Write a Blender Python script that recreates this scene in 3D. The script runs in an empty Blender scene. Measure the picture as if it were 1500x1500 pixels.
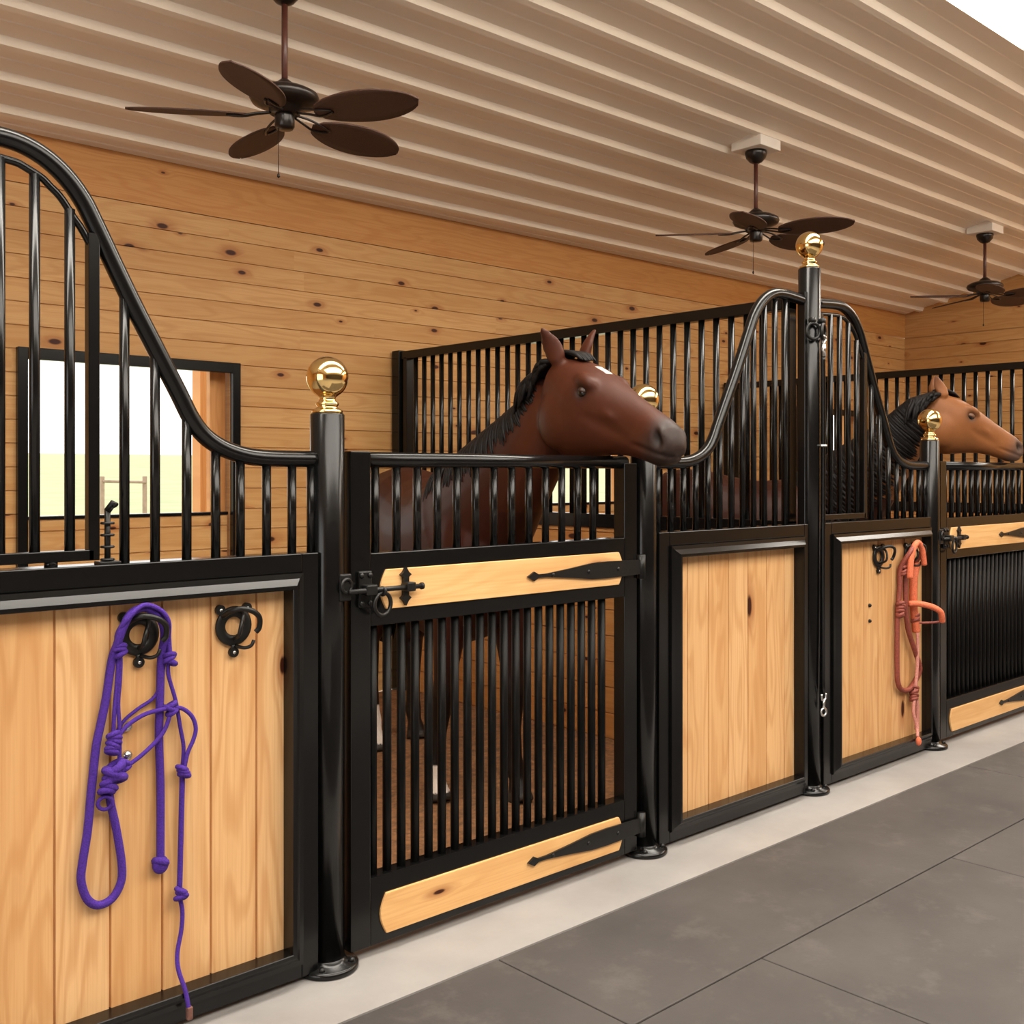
import bpy, bmesh, math, random
from mathutils import Vector, Matrix
PI = math.pi
rnd = random.Random(7)
scene = bpy.context.scene
COL = scene.collection

# ------------------------------------------------------------------ helpers
class MB:
    """Collects shapes in world coordinates; build() links them as one mesh object."""
    def __init__(self):
        self.v = []; self.f = []; self.sm = []
    def add(self, vs, fs, smooth=False):
        o = len(self.v)
        self.v += [tuple(p) for p in vs]
        self.f += [tuple(i + o for i in f) for f in fs]
        self.sm += [smooth] * len(fs)
        return self
    def box(self, x0, x1, y0, y1, z0, z1, c=0.0):
        bm = bmesh.new()
        bmesh.ops.create_cube(bm, size=1.0)
        for v in bm.verts:
            v.co = ((x0 + x1) / 2 + v.co.x * (x1 - x0), (y0 + y1) / 2 + v.co.y * (y1 - y0), (z0 + z1) / 2 + v.co.z * (z1 - z0))
        if c > 0:
            bmesh.ops.bevel(bm, geom=list(bm.edges), offset=c, segments=2, profile=0.5, affect='EDGES')
        bm.verts.index_update()
        vs = [tuple(v.co) for v in bm.verts]; fs = [[v.index for v in f.verts] for f in bm.faces]
        bm.free()
        return self.add(vs, fs)
    def tube(self, pts, r, n=12, closed=False, flat=None):
        """round tube along pts; r number or list; flat=(k) squeezes the section along Y"""
        P = [Vector(p) for p in pts]; m = len(P)
        R = r if isinstance(r, (list, tuple)) else [r] * m
        vs = []; fs = []
        prevn = None
        for i in range(m):
            if closed:
                t = P[(i + 1) % m] - P[i - 1]
            else:
                t = P[min(i + 1, m - 1)] - P[max(i - 1, 0)]
            t.normalize()
            if prevn is None:
                a = Vector((0, 1, 0)) if abs(t.y) < 0.9 else Vector((1, 0, 0))
                nn = (a - t * a.dot(t)).normalized()
            else:
                nn = (prevn - t * prevn.dot(t)).normalized()
            prevn = nn
            b = t.cross(nn)
            for k in range(n):
                an = 2 * PI * k / n
                vs.append(P[i] + nn * (math.cos(an) * R[i] * (flat or 1.0)) + b * (math.sin(an) * R[i]))
        rings = m if closed else m - 1
        for i in range(rings):
            for k in range(n):
                a = i * n + k; b2 = i * n + (k + 1) % n
                c = ((i + 1) % m) * n + (k + 1) % n; d = ((i + 1) % m) * n + k
                fs.append((a, b2, c, d))
        if not closed:
            fs.append(tuple(range(n - 1, -1, -1)))
            fs.append(tuple((m - 1) * n + k for k in range(n)))
        return self.add(vs, fs, True)
    def lathe(self, c, prof, n=32, axis=Vector((0, 0, 1))):
        """prof = [(r, h)], turned about axis at c"""
        q = Vector((0, 0, 1)).rotation_difference(Vector(axis))
        vs = []; fs = []
        for r, h in prof:
            for k in range(n):
                a = 2 * PI * k / n
                vs.append(Vector(c) + q @ Vector((r * math.cos(a), r * math.sin(a), h)))
        for i in range(len(prof) - 1):
            for k in range(n):
                fs.append((i * n + k, i * n + (k + 1) % n, (i + 1) * n + (k + 1) % n, (i + 1) * n + k))
        if prof[0][0] > 1e-5: fs.append(tuple(range(n - 1, -1, -1)))
        if prof[-1][0] > 1e-5: fs.append(tuple((len(prof) - 1) * n + k for k in range(n)))
        return self.add(vs, fs, True)
    def prism(self, poly, y0, y1):
        """polygon in X,Z (counter-clockwise seen from -Y) pushed from y0 (front) to y1 (back)"""
        n = len(poly)
        vs = [(x, y0, z) for x, z in poly] + [(x, y1, z) for x, z in poly]
        fs = [tuple(range(n)), tuple(range(2 * n - 1, n - 1, -1))]
        for i in range(n):
            j = (i + 1) % n
            fs.append((i, i + n, j + n, j))
        return self.add(vs, fs)
    def sphere(self, c, r, n=16, m=10, sc=(1, 1, 1)):
        vs = []; fs = []
        for i in range(m + 1):
            t = PI * i / m
            for k in range(n):
                a = 2 * PI * k / n
                vs.append((c[0] + sc[0] * r * math.sin(t) * math.cos(a), c[1] + sc[1] * r * math.sin(t) * math.sin(a), c[2] + sc[2] * r * math.cos(t)))
        for i in range(m):
            for k in range(n):
                fs.append((i * n + k, (i + 1) * n + k, (i + 1) * n + (k + 1) % n, i * n + (k + 1) % n))
        return self.add(vs, fs, True)
    def torus(self, c, R, r, normal=(0, 1, 0), n=28, k=10, sq=1.0):
        q = Vector((0, 0, 1)).rotation_difference(Vector(normal))
        vs = []; fs = []
        for i in range(n):
            a = 2 * PI * i / n
            for j in range(k):
                b = 2 * PI * j / k
                rr = R + r * math.cos(b)
                vs.append(Vector(c) + q @ Vector((rr * math.cos(a), rr * math.sin(a), r * sq * math.sin(b))))
        for i in range(n):
            for j in range(k):
                fs.append((i * k + j, ((i + 1) % n) * k + j, ((i + 1) % n) * k + (j + 1) % k, i * k + (j + 1) % k))
        return self.add(vs, fs, True)
    def build(self, name, mat, parent=None, clean=True, bevel=0.0):
        off = Vector((0, 0, 0))
        if parent is not None:
            p = parent
            while p is not None:
                off = off + p.location; p = p.parent
        me = bpy.data.meshes.new(name)
        me.from_pydata([tuple(Vector(v) - off) for v in self.v], [], self.f)
        for p, s in zip(me.polygons, self.sm):
            p.use_smooth = s
        if clean:
            bm = bmesh.new(); bm.from_mesh(me)
            bmesh.ops.remove_doubles(bm, verts=bm.verts, dist=1e-5)
            bmesh.ops.recalc_face_normals(bm, faces=bm.faces)
            bm.to_mesh(me); bm.free()
        me.update()
        o = bpy.data.objects.new(name, me); COL.objects.link(o)
        o.data.materials.append(mat)
        if parent is not None: o.parent = parent
        if bevel:
            md = o.modifiers.new('edge', 'BEVEL'); md.width = bevel; md.segments = 2; md.limit_method = 'ANGLE'
        return o

def tag(o, label=None, cat=None, group=None, kind=None):
    if label: o['label'] = label
    if cat: o['category'] = cat
    if group: o['group'] = group
    if kind: o['kind'] = kind
    return o
def thing(name, loc, label, cat, group=None):
    o = bpy.data.objects.new(name, None); COL.objects.link(o)
    o.location = loc; o.empty_display_size = 0.1
    return tag(o, label, cat, group)
def struct(o, kind='structure'):
    o['kind'] = kind; return o
def copy_tree(o, parent=None, delta=Vector((0, 0, 0))):
    c = o.copy(); COL.objects.link(c); c.parent = parent
    if parent is None: c.location = o.location + delta
    for ch in list(o.children): copy_tree(ch, c)
    return c
def smooth_path(pts, sub=6, closed=False):
    P = [Vector(p) for p in pts]; out = []; m = len(P)
    for i in range(m if closed else m - 1):
        p0 = P[i - 1] if (i > 0 or closed) else P[i]
        p1 = P[i]; p2 = P[(i + 1) % m]
        p3 = P[(i + 2) % m] if (i + 2 < m or closed) else p2
        for k in range(sub):
            t = k / sub
            out.append(0.5 * ((2 * p1) + (p2 - p0) * t + (2 * p0 - 5 * p1 + 4 * p2 - p3) * t * t + (3 * p1 - p0 - 3 * p2 + p3) * t ** 3))
    if not closed: out.append(P[-1])
    return out

# ------------------------------------------------------------------ materials
def new_mat(name):
    m = bpy.data.materials.new(name); m.use_nodes = True
    nt = m.node_tree; b = nt.nodes['Principled BSDF']
    return m, nt, b
def N(nt, t, **kw):
    n = nt.nodes.new(t)
    for k, v in kw.items():
        if k == 'op': n.operation = v
        else: setattr(n, k, v)
    return n
def L(nt, a, b): nt.links.new(a, b)
def math_node(nt, op, a, b=None, c=None, clamp=False):
    n = N(nt, 'ShaderNodeMath', op=op); n.use_clamp = clamp
    for i, x in enumerate((a, b, c)):
        if x is None: continue
        if hasattr(x, 'links') or hasattr(x, 'is_linked'): L(nt, x, n.inputs[i])
        else: n.inputs[i].default_value = x
    return n.outputs[0]
def comb(nt, x, y, z):
    n = N(nt, 'ShaderNodeCombineXYZ')
    for i, a in enumerate((x, y, z)):
        if hasattr(a, 'is_linked'): L(nt, a, n.inputs[i])
        else: n.inputs[i].default_value = a
    return n.outputs[0]
def mixc(nt, f, a, b):
    n = N(nt, 'ShaderNodeMix', data_type='RGBA')
    for sock, x in ((n.inputs[0], f), (n.inputs[6], a), (n.inputs[7], b)):
        if hasattr(x, 'is_linked'): L(nt, x, sock)
        elif isinstance(x, (tuple, list)): sock.default_value = (x[0], x[1], x[2], 1)
        else: sock.default_value = x
    return n.outputs[2]
def noise(nt, vec, scale=1.0, detail=3.0, rough=0.55):
    n = N(nt, 'ShaderNodeTexNoise')
    if vec is not None: L(nt, vec, n.inputs['Vector'])
    n.inputs['Scale'].default_value = scale; n.inputs['Detail'].default_value = detail; n.inputs['Roughness'].default_value = rough
    return n.outputs['Fac']
def mapr(nt, x, a, b, c=0.0, d=1.0, smooth=False):
    n = N(nt, 'ShaderNodeMapRange'); n.clamp = True
    if smooth: n.interpolation_type = 'SMOOTHSTEP'
    L(nt, x, n.inputs[0])
    for i, v in zip((1, 2, 3, 4), (a, b, c, d)):
        if hasattr(v, 'is_linked'): L(nt, v, n.inputs[i])
        else: n.inputs[i].default_value = v
    return n.outputs[0]
def bump(nt, b, h, strength=0.2, dist=0.01):
    n = N(nt, 'ShaderNodeBump'); n.inputs['Strength'].default_value = strength; n.inputs['Distance'].default_value = dist
    L(nt, h, n.inputs['Height']); L(nt, n.outputs[0], b.inputs['Normal'])

def plain(name, col, rough=0.5, metal=0.0, var=0.0, scale=8.0, bmp=0.0, coat=0.0, spec=None):
    m, nt, b = new_mat(name)
    b.inputs['Roughness'].default_value = rough; b.inputs['Metallic'].default_value = metal
    b.inputs['Coat Weight'].default_value = coat
    if spec is not None: b.inputs['Specular IOR Level'].default_value = spec
    pos = N(nt, 'ShaderNodeNewGeometry').outputs['Position']
    nz = noise(nt, pos, scale, 4)
    lo = tuple(c * (1 - var) for c in col); hi = tuple(min(1, c * (1 + var)) for c in col)
    L(nt, mixc(nt, mapr(nt, nz, 0.3, 0.7), lo, hi), b.inputs['Base Color'])
    if bmp: bump(nt, b, nz, bmp)
    return m

def pine(name, along, across, width, v0, base, pale, dark, knots=0.4, seed=0.0, rough=0.5, kscale=(1.9, 4.2), spread=0.0, jointlen=0):
    m, nt, b = new_mat(name)
    pos = N(nt, 'ShaderNodeNewGeometry').outputs['Position']
    sp = N(nt, 'ShaderNodeSeparateXYZ'); L(nt, pos, sp.inputs[0])
    ax = {'x': sp.outputs[0], 'y': sp.outputs[1], 'z': sp.outputs[2]}
    U = ax[along]; V = ax[across]
    # boards: each has its own number, tone and grain offset
    vb = math_node(nt, 'DIVIDE', math_node(nt, 'SUBTRACT', V, v0), width)
    idx = math_node(nt, 'FLOOR', vb)
    wn = N(nt, 'ShaderNodeTexWhiteNoise', noise_dimensions='1D')
    idu = math_node(nt, 'ADD', idx, seed)
    if jointlen:
        wj = N(nt, 'ShaderNodeTexWhiteNoise', noise_dimensions='1D'); L(nt, math_node(nt, 'ADD', idx, 71.3), wj.inputs['W'])
        seg = math_node(nt, 'FLOOR', math_node(nt, 'ADD', math_node(nt, 'DIVIDE', U, jointlen), math_node(nt, 'MULTIPLY', wj.outputs[0], 7.0)))
        idu = math_node(nt, 'ADD', idu, math_node(nt, 'MULTIPLY', seg, 13.17))
    L(nt, idu, wn.inputs['W'])
    r = wn.outputs['Value']
    r40 = math_node(nt, 'MULTIPLY', r, 43.0)
    uo = math_node(nt, 'ADD', U, r40)
    # knots
    kv = comb(nt, math_node(nt, 'MULTIPLY', uo, kscale[0]), math_node(nt, 'MULTIPLY', V, kscale[1]), 0.0)
    vor = N(nt, 'ShaderNodeTexVoronoi', voronoi_dimensions='2D'); L(nt, kv, vor.inputs['Vector']); vor.inputs['Scale'].default_value = 1.0
    kd = vor.outputs['Distance']
    cs = N(nt, 'ShaderNodeSeparateColor'); L(nt, vor.outputs['Color'], cs.inputs[0])
    kr = math_node(nt, 'MULTIPLY', mapr(nt, cs.outputs[0], 1.0 - knots, 1.0, 0.026, 0.090), mapr(nt, cs.outputs[0], 1.0 - knots, 1.0 - knots + 0.02))
    # grain bends round the knots
    near = math_node(nt, 'POWER', mapr(nt, kd, 0.0, 0.22, 1.0, 0.0), 2.0)
    near = math_node(nt, 'MULTIPLY', near, mapr(nt, cs.outputs[0], 1.0 - knots, 1.0 - knots + 0.02))
    low = noise(nt, comb(nt, math_node(nt, 'MULTIPLY', uo, 0.9), math_node(nt, 'MULTIPLY', V, 7.0), r40), 1.0, 2.0, 0.5)
    ring = math_node(nt, 'ADD', math_node(nt, 'MULTIPLY', low, 9.0), math_node(nt, 'MULTIPLY', near, 2.0))
    ring = math_node(nt, 'SINE', math_node(nt, 'MULTIPLY', ring, 6.28))
    ring = mapr(nt, ring, -0.2, 1.0)
    fine = noise(nt, comb(nt, math_node(nt, 'MULTIPLY', uo, 2.2), math_node(nt, 'MULTIPLY', V, 130.0), r40), 1.0, 4.0, 0.6)
    broad = noise(nt, comb(nt, math_node(nt, 'MULTIPLY', uo, 0.7), math_node(nt, 'MULTIPLY', V, 9.0), r), 1.0, 3.0)
    c = mixc(nt, mapr(nt, r, 0.0, 1.0), base, pale)
    c = mixc(nt, math_node(nt, 'MULTIPLY', mapr(nt, broad, 0.5, 0.75), 0.45 + spread), c, dark)
    c = mixc(nt, math_node(nt, 'MULTIPLY', ring, 0.30 + spread), c, dark)
    c = mixc(nt, math_node(nt, 'MULTIPLY', mapr(nt, fine, 0.45, 0.72), 0.45), c, dark)
    halo = mapr(nt, kd, math_node(nt, 'MULTIPLY', kr, 0.8), math_node(nt, 'MULTIPLY', kr, 3.0), 0.55, 0.0, True)
    halo = math_node(nt, 'MULTIPLY', halo, mapr(nt, cs.outputs[0], 1.0 - knots, 1.0 - knots + 0.02))
    c = mixc(nt, halo, c, (0.30, 0.085, 0.02))
    km = math_node(nt, 'SUBTRACT', 1.0, mapr(nt, kd, math_node(nt, 'MULTIPLY', kr, 0.55), math_node(nt, 'ADD', kr, 0.0005), 0.0, 1.0, True))
    km = math_node(nt, 'MULTIPLY', km, mapr(nt, cs.outputs[0], 1.0 - knots, 1.0 - knots + 0.02))
    c = mixc(nt, km, c, (0.045, 0.009, 0.003))
    b.inputs['Specular IOR Level'].default_value = 0.25
    L(nt, c, b.inputs['Base Color'])
    b.inputs['Roughness'].default_value = rough
    bump(nt, b, fine, 0.08, 0.002)
    return m

BLACK = plain('black_gloss_paint', (0.0040, 0.0038, 0.0037), 0.21, 0, 0.15, 30, spec=0.36)
BLACK_DIM = plain('black_gloss_dimmed', (0.0040, 0.0038, 0.0037), 0.38, 0, 0.15, 30, spec=0.14)  # same paint as the gloss; darker look of the lower bars put into the material
IRON = plain('black_wrought_iron', (0.006, 0.0055, 0.005), 0.40, 0, 0.2, 60, 0.06, spec=0.35)
DARKW = plain('dark_unseen_wall', (0.035, 0.022, 0.015), 0.6, 0, 0.3, 6)  # unseen opposite wall; dark tone put in to dim reflections and bounce
BRASS = plain('polished_brass', (0.84, 0.60, 0.26), 0.11, 1.0, 0.05, 12)
STEEL = plain('bright_steel', (0.72, 0.72, 0.70), 0.25, 1.0, 0.05, 30)
FAN_METAL = plain('dark_bronze_metal', (0.016, 0.011, 0.009), 0.28, 0.3, 0.15, 20)
FAN_ROD = plain('brown_enamelled_rod', (0.075, 0.022, 0.014), 0.4, 0, 0.1, 20)
FAN_BLADE = plain('brown_woven_blade', (0.062, 0.026, 0.015), 0.7, 0, 0.2, 140, 0.15)
WHITE_BOX = plain('white_painted_wood', (0.80, 0.74, 0.66), 0.5, 0, 0.03, 10)
PURPLE = plain('purple_braided_rope', (0.052, 0.012, 0.235), 0.85, 0, 0.35, 260, 0.4)
ROPE_RED = plain('rust_leather', (0.22, 0.045, 0.028), 0.55, 0, 0.3, 120, 0.2)
ROPE_ORANGE = plain('orange_rope', (0.62, 0.14, 0.06), 0.75, 0, 0.3, 200, 0.3)
ROPE_PINK = plain('dusty_pink_rope', (0.50, 0.20, 0.16), 0.75, 0, 0.3, 200, 0.3)
LEATHER = plain('brown_leather', (0.13, 0.055, 0.04), 0.6, 0, 0.3, 80, 0.2)
EYE = plain('dark_wet_eye', (0.006, 0.004, 0.003), 0.04, 0, 0, 10)
RUBBER = None

PB = (0.60, 0.27, 0.085); PP = (0.69, 0.345, 0.125); PD = (0.44, 0.165, 0.045)
WALLP = pine('pine_wall_boards', 'x', 'z', 0.1245, 2.99 - 0.1245 * 40, (0.51, 0.285, 0.108), (0.57, 0.335, 0.138), (0.42, 0.195, 0.06), 0.75, 3.0, jointlen=3.1, spread=0.14)
ENDP = pine('pine_gable_boards', 'y', 'z', 0.1245, 2.99 - 0.1245 * 40, (0.51, 0.285, 0.108), (0.57, 0.335, 0.138), (0.42, 0.195, 0.06), 0.75, 9.0, spread=0.14)
TRIMP = pine('pine_fascia_plank', 'x', 'z', 0.28, 2.99, (0.50, 0.24, 0.072), (0.53, 0.26, 0.085), (0.38, 0.14, 0.033), 0.2, 5.0)
PARTP = pine('pine_partition_boards', 'y', 'z', 0.14, 0.02, (0.50, 0.23, 0.07), (0.56, 0.28, 0.095), (0.38, 0.145, 0.036), 0.4, 21.0)
PANELP = pine('pine_panel_boards', 'z', 'x', 0.138, 1.089 - 0.138 * 40, (0.66, 0.375, 0.16), (0.74, 0.46, 0.225), (0.51, 0.235, 0.08), 0.28, 31.0, 0.42, (1.2, 3.4), 0.15)
STRIPP = pine('pine_door_strip', 'x', 'z', 0.6, -1.0, (0.72, 0.42, 0.17), (0.80, 0.50, 0.23), (0.58, 0.28, 0.095), 0.25, 45.0, 0.42, (1.4, 5.0))
POSTP = pine('pine_porch_post', 'z', 'x', 0.6, -1.0, (0.60, 0.28, 0.09), (0.70, 0.36, 0.14), (0.45, 0.17, 0.05), 0.3, 51.0)

def ceiling_mat():
    m, nt, b = new_mat('cream_steel_liner')
    pos = N(nt, 'ShaderNodeNewGeometry').outputs['Position']
    nz = noise(nt, pos, 2.5, 4)
    L(nt, mixc(nt, nz, (0.80, 0.70, 0.58), (0.86, 0.76, 0.635)), b.inputs['Base Color'])
    b.inputs['Roughness'].default_value = 0.42
    return m
CEIL = ceiling_mat()
def skylight_mat(name, power):
    m, nt, b = new_mat(name)
    b.inputs['Base Color'].default_value = (0.85, 0.8, 0.7, 1)
    pos = N(nt, 'ShaderNodeNewGeometry').outputs['Position']
    sp = N(nt, 'ShaderNodeSeparateXYZ'); L(nt, pos, sp.inputs[0])
    nz = noise(nt, comb(nt, math_node(nt, 'MULTIPLY', sp.outputs[0], 0.5), math_node(nt, 'MULTIPLY', sp.outputs[1], 14.0), 0.0), 1.0, 3.0)
    L(nt, mixc(nt, mapr(nt, nz, 0.5, 0.75), (1.0, 0.955, 0.88), (0.95, 0.83, 0.66)), b.inputs['Emission Color'])
    b.inputs['Emission Strength'].default_value = power
    return m
SKYL = skylight_mat('sunlit_translucent_sheet', 16.0)
SKYL_ADDED = skylight_mat('added_translucent_sheet', 6.6)  # far-slope sheets, unseen, added to light the stall fronts
def concrete_mat():
    m, nt, b = new_mat('pale_troweled_concrete')
    pos = N(nt, 'ShaderNodeNewGeometry').outputs['Position']
    a = noise(nt, pos, 2.2, 6, 0.6); f = noise(nt, pos, 60, 3)
    c = mixc(nt, mapr(nt, a, 0.3, 0.7), (0.225, 0.21, 0.20), (0.305, 0.287, 0.273))
    c = mixc(nt, math_node(nt, 'MULTIPLY', mapr(nt, f, 0.55, 0.8), 0.25), c, (0.26, 0.235, 0.215))
    L(nt, c, b.inputs['Base Color']); b.inputs['Roughness'].default_value = 0.6
    bump(nt, b, f, 0.08, 0.003)
    return m
CONC = concrete_mat()
def rubber_mat():
    m, nt, b = new_mat('dusty_grey_rubber')
    pos = N(nt, 'ShaderNodeNewGeometry').outputs['Position']
    a = noise(nt, pos, 1.6, 6, 0.65); f = noise(nt, pos, 90, 3); s = noise(nt, pos, 5.0, 5, 0.7)
    c = mixc(nt, mapr(nt, a, 0.3, 0.7), (0.038, 0.0325, 0.0305), (0.066, 0.057, 0.053))
    c = mixc(nt, math_node(nt, 'MULTIPLY', mapr(nt, s, 0.54, 0.78), 0.42), c, (0.145, 0.125, 0.112))
    c = mixc(nt, math_node(nt, 'MULTIPLY', mapr(nt, f, 0.6, 0.8), 0.3), c, (0.035, 0.03, 0.029))
    L(nt, c, b.inputs['Base Color']); b.inputs['Roughness'].default_value = 0.68
    bump(nt, b, f, 0.12, 0.003)
    return m
RUBBER = rubber_mat()
BED = plain('brown_shavings', (0.19, 0.085, 0.030), 0.9, 0, 0.5, 35, 0.6)
GRASS = plain('bleached_pasture', (0.43, 0.46, 0.25), 0.95, 0, 0.12, 0.6)
SAND = plain('pale_dry_sand', (0.56, 0.50, 0.40), 0.95, 0, 0.12, 1.5)
FENCE = plain('weathered_fence_wood', (0.36, 0.26, 0.19), 0.8, 0, 0.2, 8)

def coat_mat(name):
    m, nt, b = new_mat(name)
    at = N(nt, 'ShaderNodeAttribute', attribute_name='coat')
    pos = N(nt, 'ShaderNodeNewGeometry').outputs['Position']
    h = noise(nt, pos, 90, 3, 0.6); a = noise(nt, pos, 7, 3)
    mul = N(nt, 'ShaderNodeMix', data_type='RGBA', blend_type='MULTIPLY'); mul.inputs[0].default_value = 1
    L(nt, at.outputs['Color'], mul.inputs[6])
    L(nt, mixc(nt, math_node(nt, 'ADD', math_node(nt, 'MULTIPLY', h, 0.5), math_node(nt, 'MULTIPLY', a, 0.5)), (0.75, 0.72, 0.7), (1.2, 1.2, 1.2)), mul.inputs[7])
    L(nt, mul.outputs[2], b.inputs['Base Color'])
    b.inputs['Roughness'].default_value = 0.47
    b.inputs['Specular IOR Level'].default_value = 0.2
    bump(nt, b, h, 0.05, 0.003)
    return m
COAT = coat_mat('horse_coat')
HAIR = plain('black_horse_hair', (0.0045, 0.0032, 0.003), 0.6, 0, 0.4, 60, 0.2, spec=0.2)

# ------------------------------------------------------------------ the building
YB = 5.9; XL = -4.2; XR = 11.46; YF = -4.4; RIDGE = 0.85
CS = 0.2256; CZ = 3.26
def ceil_z(y): return CZ + CS * (YB - y) if y >= RIDGE else CZ + CS * (YB - RIDGE) - CS * (RIDGE - y)
BW = 0.1245
DOORS = [(1.90, 3.16), (5.56, 6.82), (9.22, 10.48)]   # clear openings of the three dutch doors
DTOP = 2.115

def seam_profile(z0, z1, w, vorg):
    """heights of boards with a V groove at every seam -> [(z, depth)]"""
    out = [(z0, 0.0)]; k = math.ceil((z0 - vorg) / w + 1e-6)
    while vorg + k * w < z1 - 1e-4:
        z = vorg + k * w
        if z - 0.004 > z0 and z + 0.004 < z1:
            out += [(z - 0.0035, 0.0), (z - 0.001, 0.009), (z + 0.001, 0.009), (z + 0.0035, 0.0)]
        k += 1
    out.append((z1, 0.0)); return out

# back wall, boards running along X, three door openings
mb = MB()
zs = seam_profile(0.0, 2.99, BW, 2.99 - BW * 40)
cuts = [XL] + [c for d in DOORS for c in d] + [XR + 0.02]
extra = [z for z, d in zs]
def wall_quads(yf, sgn, xs_solid):
    for (za, da), (zb, db) in zip(zs, zs[1:]):
        pieces = [(za, da, zb, db)]
        if za < DTOP < zb:
            pieces = [(za, da, DTOP, da), (DTOP, da, zb, db)]
        for a, da_, c, dc_ in pieces:
            segs = [(cuts[i], cuts[i + 1]) for i in range(0, len(cuts), 2)] if c <= DTOP + 1e-6 else [(XL, XR + 0.02)]
            for x0, x1 in segs:
                mb.add([(x0, yf + sgn * da_, a), (x1, yf + sgn * da_, a), (x1, yf + sgn * dc_, c), (x0, yf + sgn * dc_, c)], [(0, 1, 2, 3)])
wall_quads(YB, 1, None)
wall_quads(YB + 0.16, -1, None)
mb.add([(XL, YB + 0.16, 2.99), (XR, YB + 0.16, 2.99), (XR, YB + 0.16, 3.4), (XL, YB + 0.16, 3.4)], [(0, 1, 2, 3)])
for x0, x1 in DOORS:   # reveals of the openings
    for x in (x0, x1):
        mb.add([(x, YB, 0), (x, YB + 0.16, 0), (x, YB + 0.16, DTOP), (x, YB, DTOP)], [(0, 1, 2, 3)])
    mb.add([(x0, YB, DTOP), (x1, YB, DTOP), (x1, YB + 0.16, DTOP), (x0, YB + 0.16, DTOP)], [(0, 1, 2, 3)])
struct(mb.build('wall_back', WALLP))
struct(MB().box(XL, XR, YB - 0.006, YB + 0.10, 2.993, 3.30).build('trim_1', TRIMP))

# gable wall at the right end of the aisle
mb = MB()
zs2 = seam_profile(0.0, 2.99, BW, 2.99 - BW * 40)
for (za, da), (zb, db) in zip(zs2, zs2[1:]):
    for y0, y1 in ((YF, YB + 0.02),):
        mb.add([(XR + da, y0, za), (XR + da, y1, za), (XR + db, y1, zb), (XR + db, y0, zb)], [(0, 1, 2, 3)])
mb.add([(XR, YF, 2.985), (XR, YB, 2.985), (XR, YB, CZ + 0.02), (XR, RIDGE, ceil_z(RIDGE) + 0.02), (XR, YF, ceil_z(YF) + 0.02)], [(0, 1, 2, 3, 4)])
struct(mb.build('wall_right', ENDP))
# left end of the barn and the row opposite, both behind the camera
mb = MB()
for y0, y1, z0, z1 in ((YF, -0.95, 0, 3.0), (2.7, YB, 0, 3.0)):
    mb.add([(XL, y0, z0), (XL, y1, z0), (XL, y1, z1), (XL, y0, z1)], [(0, 1, 2, 3)])
mb.add([(XL, YF, 3.0), (XL, YB, 3.0), (XL, YB, CZ + 0.02), (XL, RIDGE, ceil_z(RIDGE) + 0.02), (XL, YF, ceil_z(YF) + 0.02)], [(0, 1, 2, 3, 4)])
struct(mb.build('wall_left', ENDP))
mb = MB()
mb.add([(XL, YF, 0), (XR, YF, 0), (XR, YF, 3.6), (XL, YF, 3.6)], [(0, 1, 2, 3)])
struct(mb.build('wall_front', DARKW))

# ribbed steel ceiling, two slopes; translucent sheets replace the steel in the skylights; far-slope sheets are unseen, added for light
SKY_Y = (1.95, 2.60); SKY_Y2 = (1.25, 3.75); SKY_X = [(-1.2, 6.52), (8.6, 11.2)]
def ceil_profile(y_hi, y_lo):
    pts = []
    p = 0.2825; k0 = 4.291
    k = int((y_hi - k0) / p) + 1
    y = k0 + k * p
    pts.append((y_hi, 0.0))
    while y > y_lo - 0.01:
        for dy, dz in ((0.033, 0.0), (0.018, -0.034), (-0.018, -0.034), (-0.033, 0.0)):
            if y_lo < y + dy < y_hi: pts.append((y + dy, dz))
        h = y - p / 2
        for dy, dz in ((0.007, 0.0), (0.003, -0.005), (-0.003, -0.005), (-0.007, 0.0)):
            if y_lo < h + dy < y_hi: pts.append((h + dy, dz))
        y -= p
    pts.append((y_lo, 0.0))
    return pts
prof = ceil_profile(YB, RIDGE)
for sy in SKY_Y + SKY_Y2:
    prof.append((sy, 0.0))
prof.sort(key=lambda t: -t[0])
xb = sorted([XL, XR] + [c for s in SKY_X for c in s])
mb = MB(); sk = [MB() for _ in SKY_X]
for (ya, da), (yb, db) in zip(prof, prof[1:]):
    if ya - yb < 1e-6: continue
    for x0, x1 in zip(xb, xb[1:]):
        tgt = mb
        ym = (ya + yb) / 2
        if SKY_Y[0] < ym < SKY_Y[1]:
            for i, s in enumerate(SKY_X):
                if s[0] - 1e-6 <= x0 and x1 <= s[1] + 1e-6: tgt = sk[i]
        tgt.add([(x0, ya, ceil_z(ya) + da), (x1, ya, ceil_z(ya) + da), (x1, yb, ceil_z(yb) + db), (x0, yb, ceil_z(yb) + db)], [(0, 1, 2, 3)])
mirror = [(2 * RIDGE - y, d) for y, d in prof]
sk2 = [MB() for _ in SKY_X]
for (ya, da), (yb, db) in zip(mirror, mirror[1:]):
    ym = 2 * RIDGE - (ya + yb) / 2
    for x0, x1 in zip(xb, xb[1:]):
        tgt = mb
        if SKY_Y2[0] < ym < SKY_Y2[1]:
            for i, s in enumerate(SKY_X):
                if s[0] - 1e-6 <= x0 and x1 <= s[1] + 1e-6: tgt = sk2[i]
        tgt.add([(x0, ya, ceil_z(ya) + da), (x1, ya, ceil_z(ya) + da), (x1, yb, ceil_z(yb) + db), (x0, yb, ceil_z(yb) + db)], [(0, 1, 2, 3)])
struct(mb.build('ceiling', CEIL))
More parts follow.
